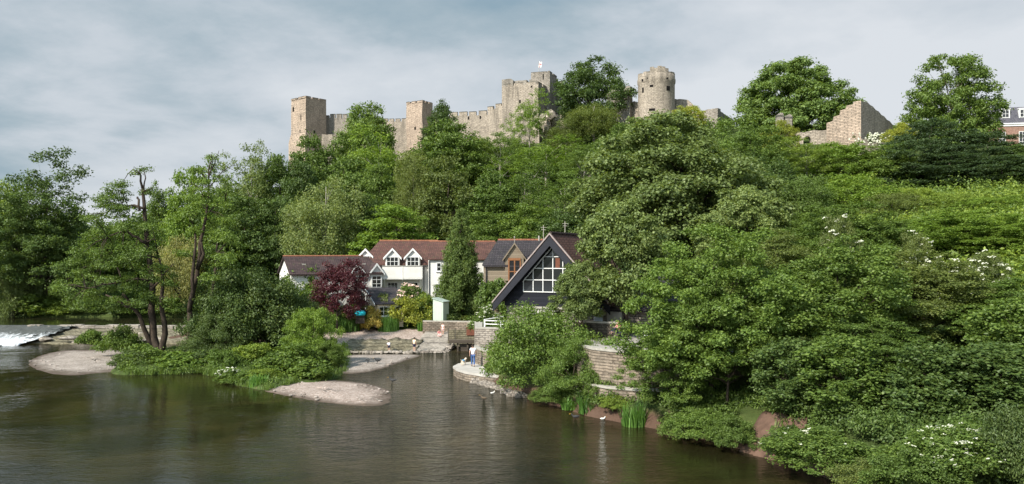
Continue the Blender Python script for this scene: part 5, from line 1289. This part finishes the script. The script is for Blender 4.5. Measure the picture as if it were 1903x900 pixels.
# right bank foreground
o = bush('bushf','mid',1545,795,898,200,'nettle and hogweed bank beside the dark water at lower right',d=35,z=.6); flowers(o,'bushf',18,.10,M['white_flower'],6)
o = bush('bushg','mid',1790,795,900,230,'elder bush with many flat white flower heads at the bottom right',d=29.5,z=1.7); flowers(o,'bushg',150,.09,M['white_flower'],7)
bush('bushf','mid',1700,835,920,150,'green nettle bush below the white flowering elder',d=28.5,z=1.5)
bush('bushf','mid',1352,772,838,80,'bright drooping bush at the water beside the red earth bank',d=40.8,z=.2)
bush('bushg','alder',1300,760,820,110,'leafy bush overhanging the water under the bright alder',d=43,z=.1)
bush('bushf','shade',1455,790,850,80,'dark bush right of the red earth bank',d=39,z=.5)
bush('bushg','mid',1035,715,752,80,'grassy green bush below the bushy alder on the bank',d=53,z=.2)
bush('bushf','lime',1150,735,775,70,'lime weeds on the bank above the bare soil',d=48.6,z=.7)
bush('bushf','mid',1110,690,748,60,'green bush against the low footing wall with a few white flowers',d=50.8,z=.8)
bush('bushg','shade',1890,760,930,130,'dark bush at the bottom right corner',d=28,z=1.8)
bush('bushf','olive',1610,850,930,110,'olive bush with dry stems at the bottom of the bank',d=31,z=1.0)
bush('bush3','mid',40,545,596,100,'soft green bush at the left edge of the far bank',d=110.5,z=1.6)
bush('bush1','lime',100,562,594,70,'low lime bush on the far bank beside the upstream water',d=110,z=1.5)
bush('bush2','mid',168,560,592,90,'green bush on the far bank behind the weir',d=110.5,z=1.6)
bush('bush3','shade',240,556,592,100,'shaded bush on the far bank behind the many trunked alder',d=111,z=1.6)
bush('bush1','mid',320,555,596,100,'green bush on the far bank behind the island',d=110,z=1.8)

def blades(name, px, yb, wpx, hpx, label, d=None, z=.1, n=260, lf='reed', seed=1, bend=.35, wid=.045):
    d = d or (CAMZ-z)*F/(yb-HZ); x0 = X(px, d); rng = np.random.default_rng(seed); h = hpx/F*d; w = wpx/F*d/2
    V = []; Tt = []
    for i in range(n):
        a = rng.uniform(0, 6.28); r = w*math.sqrt(rng.random())*.8; b = np.array([r*math.cos(a), r*math.sin(a)*.7, 0]); hh = h*rng.uniform(.6,1.05)*(1-.25*r/w)
        th = rng.uniform(0, 6.28); dv = np.array([math.cos(th), math.sin(th), 0]); sd = np.array([-math.sin(th), math.cos(th), 0])*wid*rng.uniform(.7,1.3)
        k0 = len(V); bd = bend*rng.uniform(.4,1.4)
        for s_ in (0,.4,.75,1): c = b+np.array([0,0,hh*s_*(1-.25*bd*s_*s_)])+dv*hh*bd*s_*s_; V += [c-sd*(1-.95*s_), c+sd*(1-.95*s_)]
        for q in range(3): Tt.append([k0+2*q, k0+2*q+1, k0+2*q+3, k0+2*q+2])
    o = link(name, np_mesh(name, V, Tt), M['leaf_'+lf], None, (x0, d, z-.05)); tag(o, label, 'reeds'); return o
blades('reed_clump',480,738,46,34,'tall reed clump standing in the water at the island tip',d=60,z=.0,n=200,seed=3)
blades('reed_clump',1178,796,56,58,'reed clump in the water beside the bare soil bank',d=46.6,z=.0,n=240,seed=4)
blades('reed_clump',1098,768,60,48,'arching grass tuft at the water below the footing wall',d=50,z=.1,n=240,seed=5,bend=.7)
blades('reed_clump',1060,768,40,30,'small grass tuft left of the arching one on the bank',d=51.2,z=.1,n=160,seed=6,bend=.7)
blades('reed_clump',640,614,76,46,'green reed bed left of the golden shrub',d=91.9,z=1.15,n=900,seed=7,bend=.2,wid=.06)
blades('reed_clump',722,612,48,36,'green reed bed right of the golden shrub',d=91.6,z=1.15,n=600,seed=8,bend=.2,wid=.06)
blades('reed_clump',585,612,60,42,'green reed bed at the left end of the garden',d=92.0,z=1.15,n=600,seed=9,bend=.2,wid=.06)
blades('reed_clump',790,612,34,26,'small reed bed under the yellow green shrub',d=91.4,z=1.15,n=300,seed=10,bend=.25,wid=.06)

# hillside undergrowth: one mass of leaf clumps over the slope
def cover(name, n, region, r, per, size, lf, seed, lift=.3, hgt=(.5,1.2)):
    rng = np.random.default_rng(seed); pts = []
    while len(pts) < n:
        p = region(rng)
        if p is not None: pts.append(p)
    P = np.array(pts); z = terrain(P); cl = []
    for (x_, y_), z_ in zip(P, z):
        k = rng.uniform(.6,1.4)*r; cl.append((np.array([x_, y_, z_+lift*k+rng.random()*(hgt[1]-hgt[0])]), (k, k, k*rng.uniform(.5,.9))))
    v, t_ = leaves(rng, cl, per, size, up=.7, spread=.6)
    o = link(name, np_mesh(name, v, t_), M['leaf_'+lf]); tag(o, kind='stuff'); return o
def reg_right(rng):
    d = rng.uniform(56,118); px = rng.uniform(1400,2000)
    if px > 1640 and d > 99: return None
    return (X(px,d), d)
o = cover('undergrowth', 1700, reg_right, 1.15, 80, .33, 'lime', 81); tag(o, 'bright green creepers and low shrubs covering the right hillside')
def reg_right2(rng):
    d = rng.uniform(56,118); px = rng.uniform(1400,2000); return (X(px,d), d)
o = cover('undergrowth', 600, reg_right2, 1.5, 110, .34, 'mid', 82); tag(o, 'darker shrubs scattered through the right hillside cover')
def reg_hill(rng):
    d = rng.uniform(106,172); px = rng.uniform(440,1460); return (X(px,d), d)
o = cover('undergrowth', 900, reg_hill, 1.7, 80, .48, 'mid', 83); tag(o, 'green undergrowth between the trees of the castle hill')
def reg_bank(rng):
    i = rng.integers(0, len(bank)-1); t_ = rng.random(); a, b = bank[i], bank[i+1]; o_ = rng.uniform(.4,4.5)
    x_ = a[0]+(b[0]-a[0])*t_+o_*.75; y_ = a[1]+(b[1]-a[1])*t_+o_*.55
    px = CX+x_*F/y_; 
    if y_ > 56: return None
    if 1375 < px < 1450 and o_ < 2.6: return None
    if 1140 < px < 1230 and o_ < 1.4: return None
    return (x_, y_)
o = cover('bank_weeds', 420, reg_bank, .38, 60, .15, 'mid', 84, .2, (.0,.3)); tag(o, 'weeds and grass along the right bank')
def reg_isl(rng):
    px = rng.uniform(215,630); d = rng.uniform(58,82); return (X(px,d), d)
rng = np.random.default_rng(85); cl = []
for i in range(1500):
    x_, y_ = reg_isl(rng)
    if sdist(np.array([(x_, y_)]), [G(*p) for p in [(215,692),(235,668),(300,650),(420,640),(560,640),(630,655),(630,692),(590,706),(540,706),(505,724),(440,716),(420,706),(380,695),(300,697),(232,698)]])[0] > 0: continue
    k = rng.uniform(.3,.6); cl.append((np.array([x_, y_, .35]), (k, k, k*.7)))
v, t_ = leaves(rng, cl, 55, .15, up=.7); o = link('island_weeds', np_mesh('island_weeds', v, t_), M['leaf_mid']); tag(o, 'weeds and grass covering the island', kind='stuff')
def reg_low(rng):
    d = rng.uniform(25,50); px = rng.uniform(1440,2050); x_ = X(px,d)
    if sdist(np.array([(x_, d)]), lower)[0] < 1.2: return None
    return (x_, d)
o = cover('undergrowth', 650, reg_low, .75, 170, .15, 'dark', 89, .3, (.2,1.0)); tag(o, 'dark undergrowth filling the lower right bank')
o = cover('undergrowth', 300, reg_low, .6, 150, .14, 'mid', 92, .5, (.3,1.3)); tag(o, 'lighter nettles standing out of the dark undergrowth at lower right')
def reg_mid(rng):
    d = rng.uniform(66,108); px = rng.uniform(1050,1480); return (X(px,d), d)
o = cover('undergrowth', 260, reg_mid, 1.3, 80, .34, 'mid', 90); tag(o, 'green undergrowth behind the terrace and the big sycamore')
def reg_far(rng): return (rng.uniform(-75,-28), rng.uniform(110.5,128))
o = cover('undergrowth', 260, reg_far, 1.0, 70, .3, 'mid', 86); tag(o, 'green bank growth on the far side of the upstream water')
def reg_house(rng): return (rng.uniform(-30,-4), rng.uniform(92.5,97))
o = cover('garden_plants', 160, reg_house, .5, 60, .2, 'mid', 87, .2, (0,.5)); tag(o, 'mixed low green planting in the garden below the houses')
def reg_valley(rng):
    d = rng.uniform(150,420); px = rng.uniform(-150,470); return (X(px,d), d)
o = cover('far_woods', 420, reg_valley, 4.5, 90, 1.1, 'shade', 88, .6, (1,4)); tag(o, 'distant woodland in the valley beyond the left bank')
# white flowering creeper on the low ruin wall
rng = np.random.default_rng(91); T = empty('creeper', (X(1625,125.5), 125.5, ZZ(272,125.5))); tag(T, 'white flowering creeper spilling over the low wall of the ruined tower', 'creeper')
cl = [(np.array([rng.normal()*1.5, rng.normal()*.25, rng.uniform(.2,1.9)]), (.4,.3,.35)) for _ in range(22)]; v, t_ = leaves(rng, cl, 40, .22); link('leaves', np_mesh('leaves', v, t_), M['leaf_olive'], T)
mb = MB()
for _ in range(90): mb.blob((rng.normal()*1.3, -.35+rng.normal()*.2, rng.uniform(.0,2.1)), (.16,.12,.13), rng, 5, 3, .3)
tag(mb.build('flowers', M['white_flower'], T), kind='stuff')

# long grass hanging over the waterline of the island and the right bank
rng = np.random.default_rng(95); V = []; Tt = []
edge = [G(*p) for p in [(226,697),(300,698),(380,696),(418,707),(442,718),(500,727),(545,714),(600,710),(640,690),(642,655)]]
def tuft(x_, y_, z_, n_, h_):
    for i in range(n_):
        b = np.array([x_+rng.normal()*.18, y_+rng.normal()*.18, z_]); hh = h_*rng.uniform(.5,1.15); th = rng.uniform(0,6.28); dv = np.array([math.cos(th), math.sin(th), 0]); sd = np.array([-math.sin(th), math.cos(th), 0])*.022
        k0 = len(V); bd = rng.uniform(.3,.9)
        for s_ in (0,.4,.75,1): c = b+np.array([0,0,hh*s_*(1-.4*bd*s_*s_)])+dv*hh*bd*s_*s_; V.extend([c-sd*(1-.95*s_), c+sd*(1-.95*s_)])
        for q in range(3): Tt.append([k0+2*q, k0+2*q+1, k0+2*q+3, k0+2*q+2])
for (a, b) in zip(edge[:-1], edge[1:]):
    L_ = math.hypot(b[0]-a[0], b[1]-a[1])
    for k in range(int(L_*3.2)): t_ = rng.random(); tuft(a[0]+(b[0]-a[0])*t_, a[1]+(b[1]-a[1])*t_+rng.uniform(0,.7), .05, 22, rng.uniform(.35,.85))
for (a, b) in zip(bank[4:-1], bank[5:]):
    L_ = math.hypot(b[0]-a[0], b[1]-a[1])
    for k in range(int(L_*3)):
        t_ = rng.random(); o_ = rng.uniform(.25,3.2); x_ = a[0]+(b[0]-a[0])*t_+o_*.75; y_ = a[1]+(b[1]-a[1])*t_+o_*.5; px = CX+x_*F/y_
        if 1130 < px < 1215 and o_ < 1.5: continue
        if 1370 < px < 1450 and o_ < 2.2: continue
        tuft(x_, y_, gz(x_, y_)-.05, 22, rng.uniform(.3,.7))
o = link('bank_grass', np_mesh('bank_grass', V, Tt), M['leaf_mid']); tag(o, 'long grass along the waterline of the island and the right bank', kind='stuff')
# ------------------------------------------------------------------ people, dog, birds
def skin_obj(name, verts, edges, radii, mat, parent, root=0, sub=2):
    me = bpy.data.meshes.new(name); me.from_pydata([tuple(v) for v in verts], edges, []); o = link(name, me, mat, parent)
    md = o.modifiers.new('skin', 'SKIN'); md.use_smooth_shade = True
    for i, r in enumerate(radii):
        sv = me.skin_vertices[0].data[i]; sv.radius = (r, r) if not hasattr(r, '__len__') else r; sv.use_root = (i == root)
    s = o.modifiers.new('sub', 'SUBSURF'); s.levels = sub; s.render_levels = sub
    return o
def person(loc, rz, scale, pose, top, bottom, label, hair='hair', long_sleeve=False, shorts=False, bare_feet=False):
    """pose: joint name -> (x, y, z) in a 1.75 m figure that faces +y; the pelvis is the root"""
    J = dict(pelvis=(0,0,.95), waist=(0,.0,1.1), chest=(0,.0,1.32), neck=(0,.0,1.48), headb=(0,.015,1.56), headm=(0,.03,1.64), headt=(0,.02,1.72))
    for s, sg in (('l',-1),('r',1)):
        J.update({s+'sh': (sg*.17,0,1.42), s+'el': (sg*.24,.0,1.14), s+'wr': (sg*.25,.06,.90), s+'ha': (sg*.25,.08,.83),
                  s+'hip': (sg*.095,0,.9), s+'kn': (sg*.10,.02,.50), s+'an': (sg*.10,-.01,.09), s+'to': (sg*.11,.16,.035)})
    J.update(pose); root = empty('person', loc, rz); root.scale = (scale,)*3; tag(root, label, 'person')
    names = []; ix = {}; V = []; E = []; Rd = []
    rad = dict(pelvis=(.15,.115), waist=(.135,.10), chest=(.165,.115), neck=.055, headb=(.068,.085), headm=(.078,.098), headt=(.058,.07))
    rr = dict(sh=.062, el=.043, wr=.03, ha=(.036,.022), hip=.092, kn=.06, an=.042, to=.038)
    def add(k, p, r): ix[k] = len(V); V.append(Vector(p)); Rd.append(r)
    for k in J: add(k, J[k], rad.get(k) or rr[k[1:]])
    E += [(ix[a], ix[b]) for a, b in (('pelvis','waist'),('waist','chest'),('chest','neck'),('neck','headb'),('headb','headm'),('headm','headt'))]
    for s in 'lr':
        E += [(ix[a], ix[b]) for a, b in (('chest',s+'sh'),(s+'sh',s+'el'),(s+'el',s+'wr'),(s+'wr',s+'ha'),('pelvis',s+'hip'),(s+'hip',s+'kn'),(s+'kn',s+'an'),(s+'an',s+'to'))]
        fw = (V[ix[s+'ha']]-V[ix[s+'wr']]).normalized(); sd = Vector((0,1,0))-fw*fw.y; sd = sd.normalized() if sd.length > .1 else Vector((1,0,0)); inn = fw.cross(sd)
        for q, (off, ln) in enumerate(((-.027,.062),(-.009,.075),(.009,.07),(.027,.055))):
            p = V[ix[s+'ha']]+sd*off+fw*.02; add(s+'f%d'%q, p+fw*ln*.5, .0095); add(s+'g%d'%q, p+fw*ln+inn*.012, .0075)
            E += [(ix[s+'ha'], ix[s+'f%d'%q]), (ix[s+'f%d'%q], ix[s+'g%d'%q])]
        add(s+'t0', V[ix[s+'wr']]+fw*.035+sd*.045, .011); add(s+'t1', V[ix[s+'wr']]+fw*.075+sd*.06, .009); E += [(ix[s+'wr'], ix[s+'t0']), (ix[s+'t0'], ix[s+'t1'])]
    body_ = skin_obj('body', V, E, Rd, M['skin'], root, ix['pelvis'])
    h = V[ix['headm']]; up = (V[ix['headt']]-V[ix['headb']]).normalized()
    # face: nose, eyes, mouth, ears
    fwd = Vector((0,1,0))-up*up.y; fwd.normalize(); sdv = fwd.cross(up); fc = MB(); rg = np.random.default_rng(1)
    fc.blob(h+fwd*.098-up*.015, (.014,.02,.022), rg, 6, 4, 0)
    for sg in (-1,1): fc.blob(h+sdv*sg*.082-up*.01, (.012,.02,.03), rg, 6, 4, 0)
    fc.cur = 1
    for sg in (-1,1): fc.blob(h+fwd*.088+sdv*sg*.032+up*.012, (.011,.01,.007), rg, 6, 4, 0)
    fc.cur = 2; fc.blob(h+fwd*.085-up*.052, (.022,.01,.007), rg, 6, 4, 0)
    fc.build('face', [M['skin'], M['hair'], M['pink']], root, True)
    hr_ = MB(); hr_.blob(h+up*.045-fwd*.03, (.092,.10,.085), rg, 12, 8, .05); hr_.blob(h-up*.02-fwd*.055, (.08,.06,.09), rg, 10, 7, .05)
    hr_.build('hair', M[hair], root, True)
    # shirt and trousers: a looser skin over the same joints
    tv = [J['pelvis'], J['waist'], J['chest'], (Vector(J['chest'])+(Vector(J['neck'])-Vector(J['chest']))*.7)]; te = [(0,1),(1,2),(2,3)]; tr = [(.168,.132),(.155,.12),(.182,.13),.078]
    for s in 'lr':
        e = Vector(J[s+'el']); sh = Vector(J[s+'sh']); k = len(tv); tv += [sh, sh.lerp(e, .55 if not long_sleeve else 1.0)]; te += [(2,k),(k,k+1)]; tr += [.078,.066]
        if long_sleeve: tv.append(e.lerp(Vector(J[s+'wr']), .85)); te.append((k+1,k+2)); tr.append(.05)
    skin_obj('shirt', tv, te, tr, M[top], root)
    bv = [J['pelvis']]; be = []; br = [(.16,.125)]
    for s in 'lr':
        k = len(bv); hp, kn, an = Vector(J[s+'hip']), Vector(J[s+'kn']), Vector(J[s+'an']); bv += [hp, kn if not shorts else hp.lerp(kn,.8)]; be += [(0,k),(k,k+1)]; br += [.105,.078]
        if not shorts: bv.append(kn.lerp(an,.92)); be.append((k+1,k+2)); br.append(.062)
    skin_obj('trousers' if not shorts else 'shorts', bv, be, br, M[bottom], root)
    if not bare_feet:
        for s in 'lr':
            a, t0 = Vector(J[s+'an']), Vector(J[s+'to']); skin_obj('shoe', [a-Vector((0,.03,.02)), a.lerp(t0,.5), t0], [(0,1),(1,2)], [.055,.055,.045], M['shoe'], root, 0, 1)
    return root
walk = dict(lkn=(-.10,.10,.51), lan=(-.10,.16,.10), lto=(-.11,.32,.05), rkn=(.10,-.02,.50), ran=(.10,-.22,.13), rto=(.11,-.08,.035), lel=(-.25,-.08,1.16), lwr=(-.25,-.02,.92), lha=(-.25,.02,.85), rel=(.25,.04,1.15), rwr=(.25,.14,.94), rha=(.25,.18,.87))
sit = dict(pelvis=(0,0,.16), waist=(0,-.04,.30), chest=(0,-.02,.54), neck=(0,.02,.70), headb=(0,.05,.78), headm=(0,.075,.855), headt=(0,.075,.93),
    lsh=(-.17,0,.64), rsh=(.17,0,.64), lel=(-.22,.16,.42), rel=(.22,.16,.42), lwr=(-.12,.34,.44), rwr=(.12,.34,.44), lha=(-.06,.40,.45), rha=(.06,.40,.45),
    lhip=(-.095,.04,.14), rhip=(.095,.04,.14), lkn=(-.11,.42,.44), rkn=(.11,.42,.40), lan=(-.10,.62,.08), ran=(.10,.60,.08), lto=(-.10,.78,.04), rto=(.10,.76,.04))
bend = dict(waist=(0,.07,1.08), chest=(0,.24,1.22), neck=(0,.37,1.30), headb=(0,.43,1.33), headm=(0,.50,1.36), headt=(0,.56,1.41), lsh=(-.17,.30,1.24), rsh=(.17,.30,1.24),
    lel=(-.2,.40,.98), rel=(.2,.40,.98), lwr=(-.16,.50,.76), rwr=(.16,.50,.76), lha=(-.15,.53,.69), rha=(.15,.53,.69))
person((X(879,65.7),65.7,.722), 0, 1.04, walk, 'shirt_white', 'jeans', 'man in white shirt and blue jeans walking away along the quay with a dog')
person((X(633,91),91.3,1.02), R(150), .95, sit, 'pink', 'navy', 'person in pink top and dark trousers sitting on the gravel beach', bare_feet=True)
person((X(816,87.5),87.5,.92), R(200), .80, sit, 'pink', 'pale_pink', 'child in pink sitting on the stone slab ramp', 'hair_red')
person((X(823,88.4),88.4,1.0), R(170), .76, {}, 'pale_pink', 'pale_pink', 'child in pale pink clothes standing on the stone slab ramp', shorts=True, bare_feet=True)
person((X(723,80.8),80.8,.03), R(20), .72, bend, 'shirt_white', 'navy', 'child in white top and dark shorts bending over the shallow water', shorts=True, bare_feet=True)
person((X(770,80.4),80.4,.10), R(-30), .84, {}, 'cream', 'navy', 'child in cream top and dark shorts standing at the end of the gravel bar', shorts=True, bare_feet=True)
sitb = dict(sit)
person((X(1150,57),57,4.32-.0), R(120), .95, sit, 'pink', 'navy', 'person in pink sitting on the terrace bench by the dark wall', 'hair_red')
person((X(1462,55),55,4.3), R(160), .95, sit, 'light_blue', 'navy', 'person in light blue glimpsed through the leaves on the terrace')
def bench(px, d, label, rz=0):
    o = empty('bench', (X(px,d), d, 3.875), rz); tag(o, label, 'bench')
    MB().box(-.8,.8,-.22,.22,.40,.45).build('seat', M['old_wood'], o)
    for sx in (-.65,.65): MB().box(sx-.04,sx+.04,-.2,.2,0,.40).build('leg', M['old_wood'], o)
bench(1150, 57, 'dark wooden bench on the terrace under the person in pink', R(30)); bench(1462, 55, 'dark wooden bench on the terrace under the person in light blue', R(70))
def picnic(px, d, label):
    o = empty('picnic_table', (X(px,d), d, 3.875), .4); tag(o, label, 'table', 'white tables on the terrace')
    MB().box(-.9,.9,-.4,.4,.72,.77).build('tabletop', M['white_paint'], o)
    for s in (-1,1): MB().box(-.9,.9,s*.72-.14,s*.72+.14,.43,.47).build('seat', M['white_paint'], o)
    for s in (-.6,.6): MB().bar((s,-.75,0),(s,.2,.72),.07).bar((s,.75,0),(s,-.2,.72),.07).box(s-.03,s+.03,-.8,.8,.36,.43).build('leg', M['white_paint'], o)
picnic(1228, 55, 'white picnic table on the terrace nearest the mill'); picnic(1300, 56, 'white picnic table on the terrace behind the bright alder'); picnic(1362, 55.5, 'white picnic table on the terrace at the right behind the alder')
o = empty('display_board', (X(1113,58.6), 58.4, 4.95), R(-25)); tag(o, 'grey slanted board leaning on top of the dark terrace wall', 'board')
MB().prism([(-.35,-.25,.05),(.35,-.25,.05),(.12,.25,1.0),(-.5,.25,1.0)], (0,.05,.03)).build('panel', M['grey_plastic'], o); MB().bar((0,.25,-.05),(-.2,.28,.95),.07).build('post', M['iron'], o)
o = empty('canoe', (X(672,91.3), 90.4, 3.0), R(10)); tag(o, 'turquoise cloth covered garden bin beside the arched door', 'cover')
MB().lathe([(.55,0),(.62,.15),(.6,.35),(.45,.5),(.2,.6)], 16).build('cloth', M['turquoise'], o, True); MB().box(-.5,.5,-.3,.3,-.9,0).build('stand', M['old_wood'], o); o.name = 'covered_bin'
# dog: trunk, neck, head, tail and four jointed legs as one skin, with a blue coat
o = empty('dog', (X(861,66.6), 66.6, .722), R(60)); tag(o, 'small pale dog in a blue coat walking ahead of the man', 'dog')
V = [(-.2,0,.34),(0,0,.35),(.2,0,.36),(.32,0,.46),(.40,0,.52),(.50,0,.49),(-.30,0,.42),(-.36,0,.54)]; E = [(0,1),(1,2),(2,3),(3,4),(4,5),(0,6),(6,7)]; Rr = [.085,.09,.105,.065,.07,.038,.025,.018]
for sx, sy, ft in ((.19,-.07,.05),(.19,.07,-.06)):
    k = len(V); V += [(sx,sy,.27),(sx+ft*.5,sy,.14),(sx+ft,sy,.03),(sx+ft+.05,sy,.02)]; E += [(2,k),(k,k+1),(k+1,k+2),(k+2,k+3)]; Rr += [.045,.03,.024,.024]
for sx, sy, ft in ((-.2,-.07,-.05),(-.2,.07,.06)):
    k = len(V); V += [(sx+.04,sy,.24),(sx-.06+ft*.5,sy,.14),(sx-.03+ft,sy,.03),(sx+.02+ft,sy,.02)]; E += [(0,k),(k,k+1),(k+1,k+2),(k+2,k+3)]; Rr += [.055,.03,.024,.024]
for sy in (-1,1): k = len(V); V += [(.38,sy*.06,.56),(.36,sy*.09,.50)]; E += [(4,k),(k,k+1)]; Rr += [.025,.02]
skin_obj('body', V, E, Rr, M['dog_fur'], o); skin_obj('coat', [(-.2,0,.36),(0,0,.37),(.17,0,.38)], [(0,1),(1,2)], [.105,.11,.12], M['dog_blue'], o)
def duck(px, py, rz, col, label, s=1.0, stand=0.0, z=0.0, d=None):
    x, y = G(px, py, z) if d is None else (X(px,d), d)
    o = empty('duck', (x, y, z), rz); o.scale = (s,)*3; tag(o, label, 'bird', 'birds on the river')
    b = stand
    V = [(-.22,0,.10+b),(-.1,0,.08+b),(.06,0,.09+b),(.15,0,.17+b),(.18,0,.26+b),(.23,0,.27+b),(-.30,0,.14+b)]; E = [(0,1),(1,2),(2,3),(3,4),(4,5),(0,6)]; Rr = [.06,.095,.09,.045,.05,.03,.025]
    if stand:
        for sy in (-.04,.04): k = len(V); V += [(0,sy,b*.9),(0,sy,.02),(.07,sy,.015)]; E += [(1,k),(k,k+1),(k+1,k+2)]; Rr += [.02,.012,.015]
    skin_obj('body', V, E, Rr, M[col], o, 1); MB().prism([(.26,-.02,.26+b),(.26,.02,.26+b),(.34,.025,.24+b),(.34,-.025,.24+b)], (0,0,.015)).build('beak', M['beak'], o)
duck(701,676,R(200),'bird_dark','dark bird standing on the right hand gravel bar behind the island',1.2,.16,.2)
duck(729,712,R(170),'bird_dark','dark bird standing in the shallows right of the front gravel bar',1.15,.12,.0)
duck(898,742,R(150),'duck_brown','brown duck swimming in the channel below the quay',1.0)
duck(916,732,R(30),'bird_white','white bird on the water near the quay foot',.7)
duck(1121,780,R(10),'bird_white','white duck at the bank below the bare soil',.65)
duck(1068,777,R(190),'bird_dark','dark duck close to the bank left of the white duck',1.0)
# stones at the quay foot and in the channel
rng = np.random.default_rng(44)
for i in range(16):
    t_ = i/15; px_ = 862+t_*110; py_ = 703+t_*36+rng.uniform(-2,4); x, y = G(px_, py_); mb = MB().blob((0,0,0), (rng.uniform(.25,.6), rng.uniform(.2,.45), rng.uniform(.18,.35)), rng, 8, 5, .25)
    o = mb.build('boulder', M['rubble_pale'], None, False, (x, y, .08)); tag(o, 'rough stone lying at the waterline below the quay and bank', 'stone', 'stones along the quay foot')
S.render.film_transparent = False
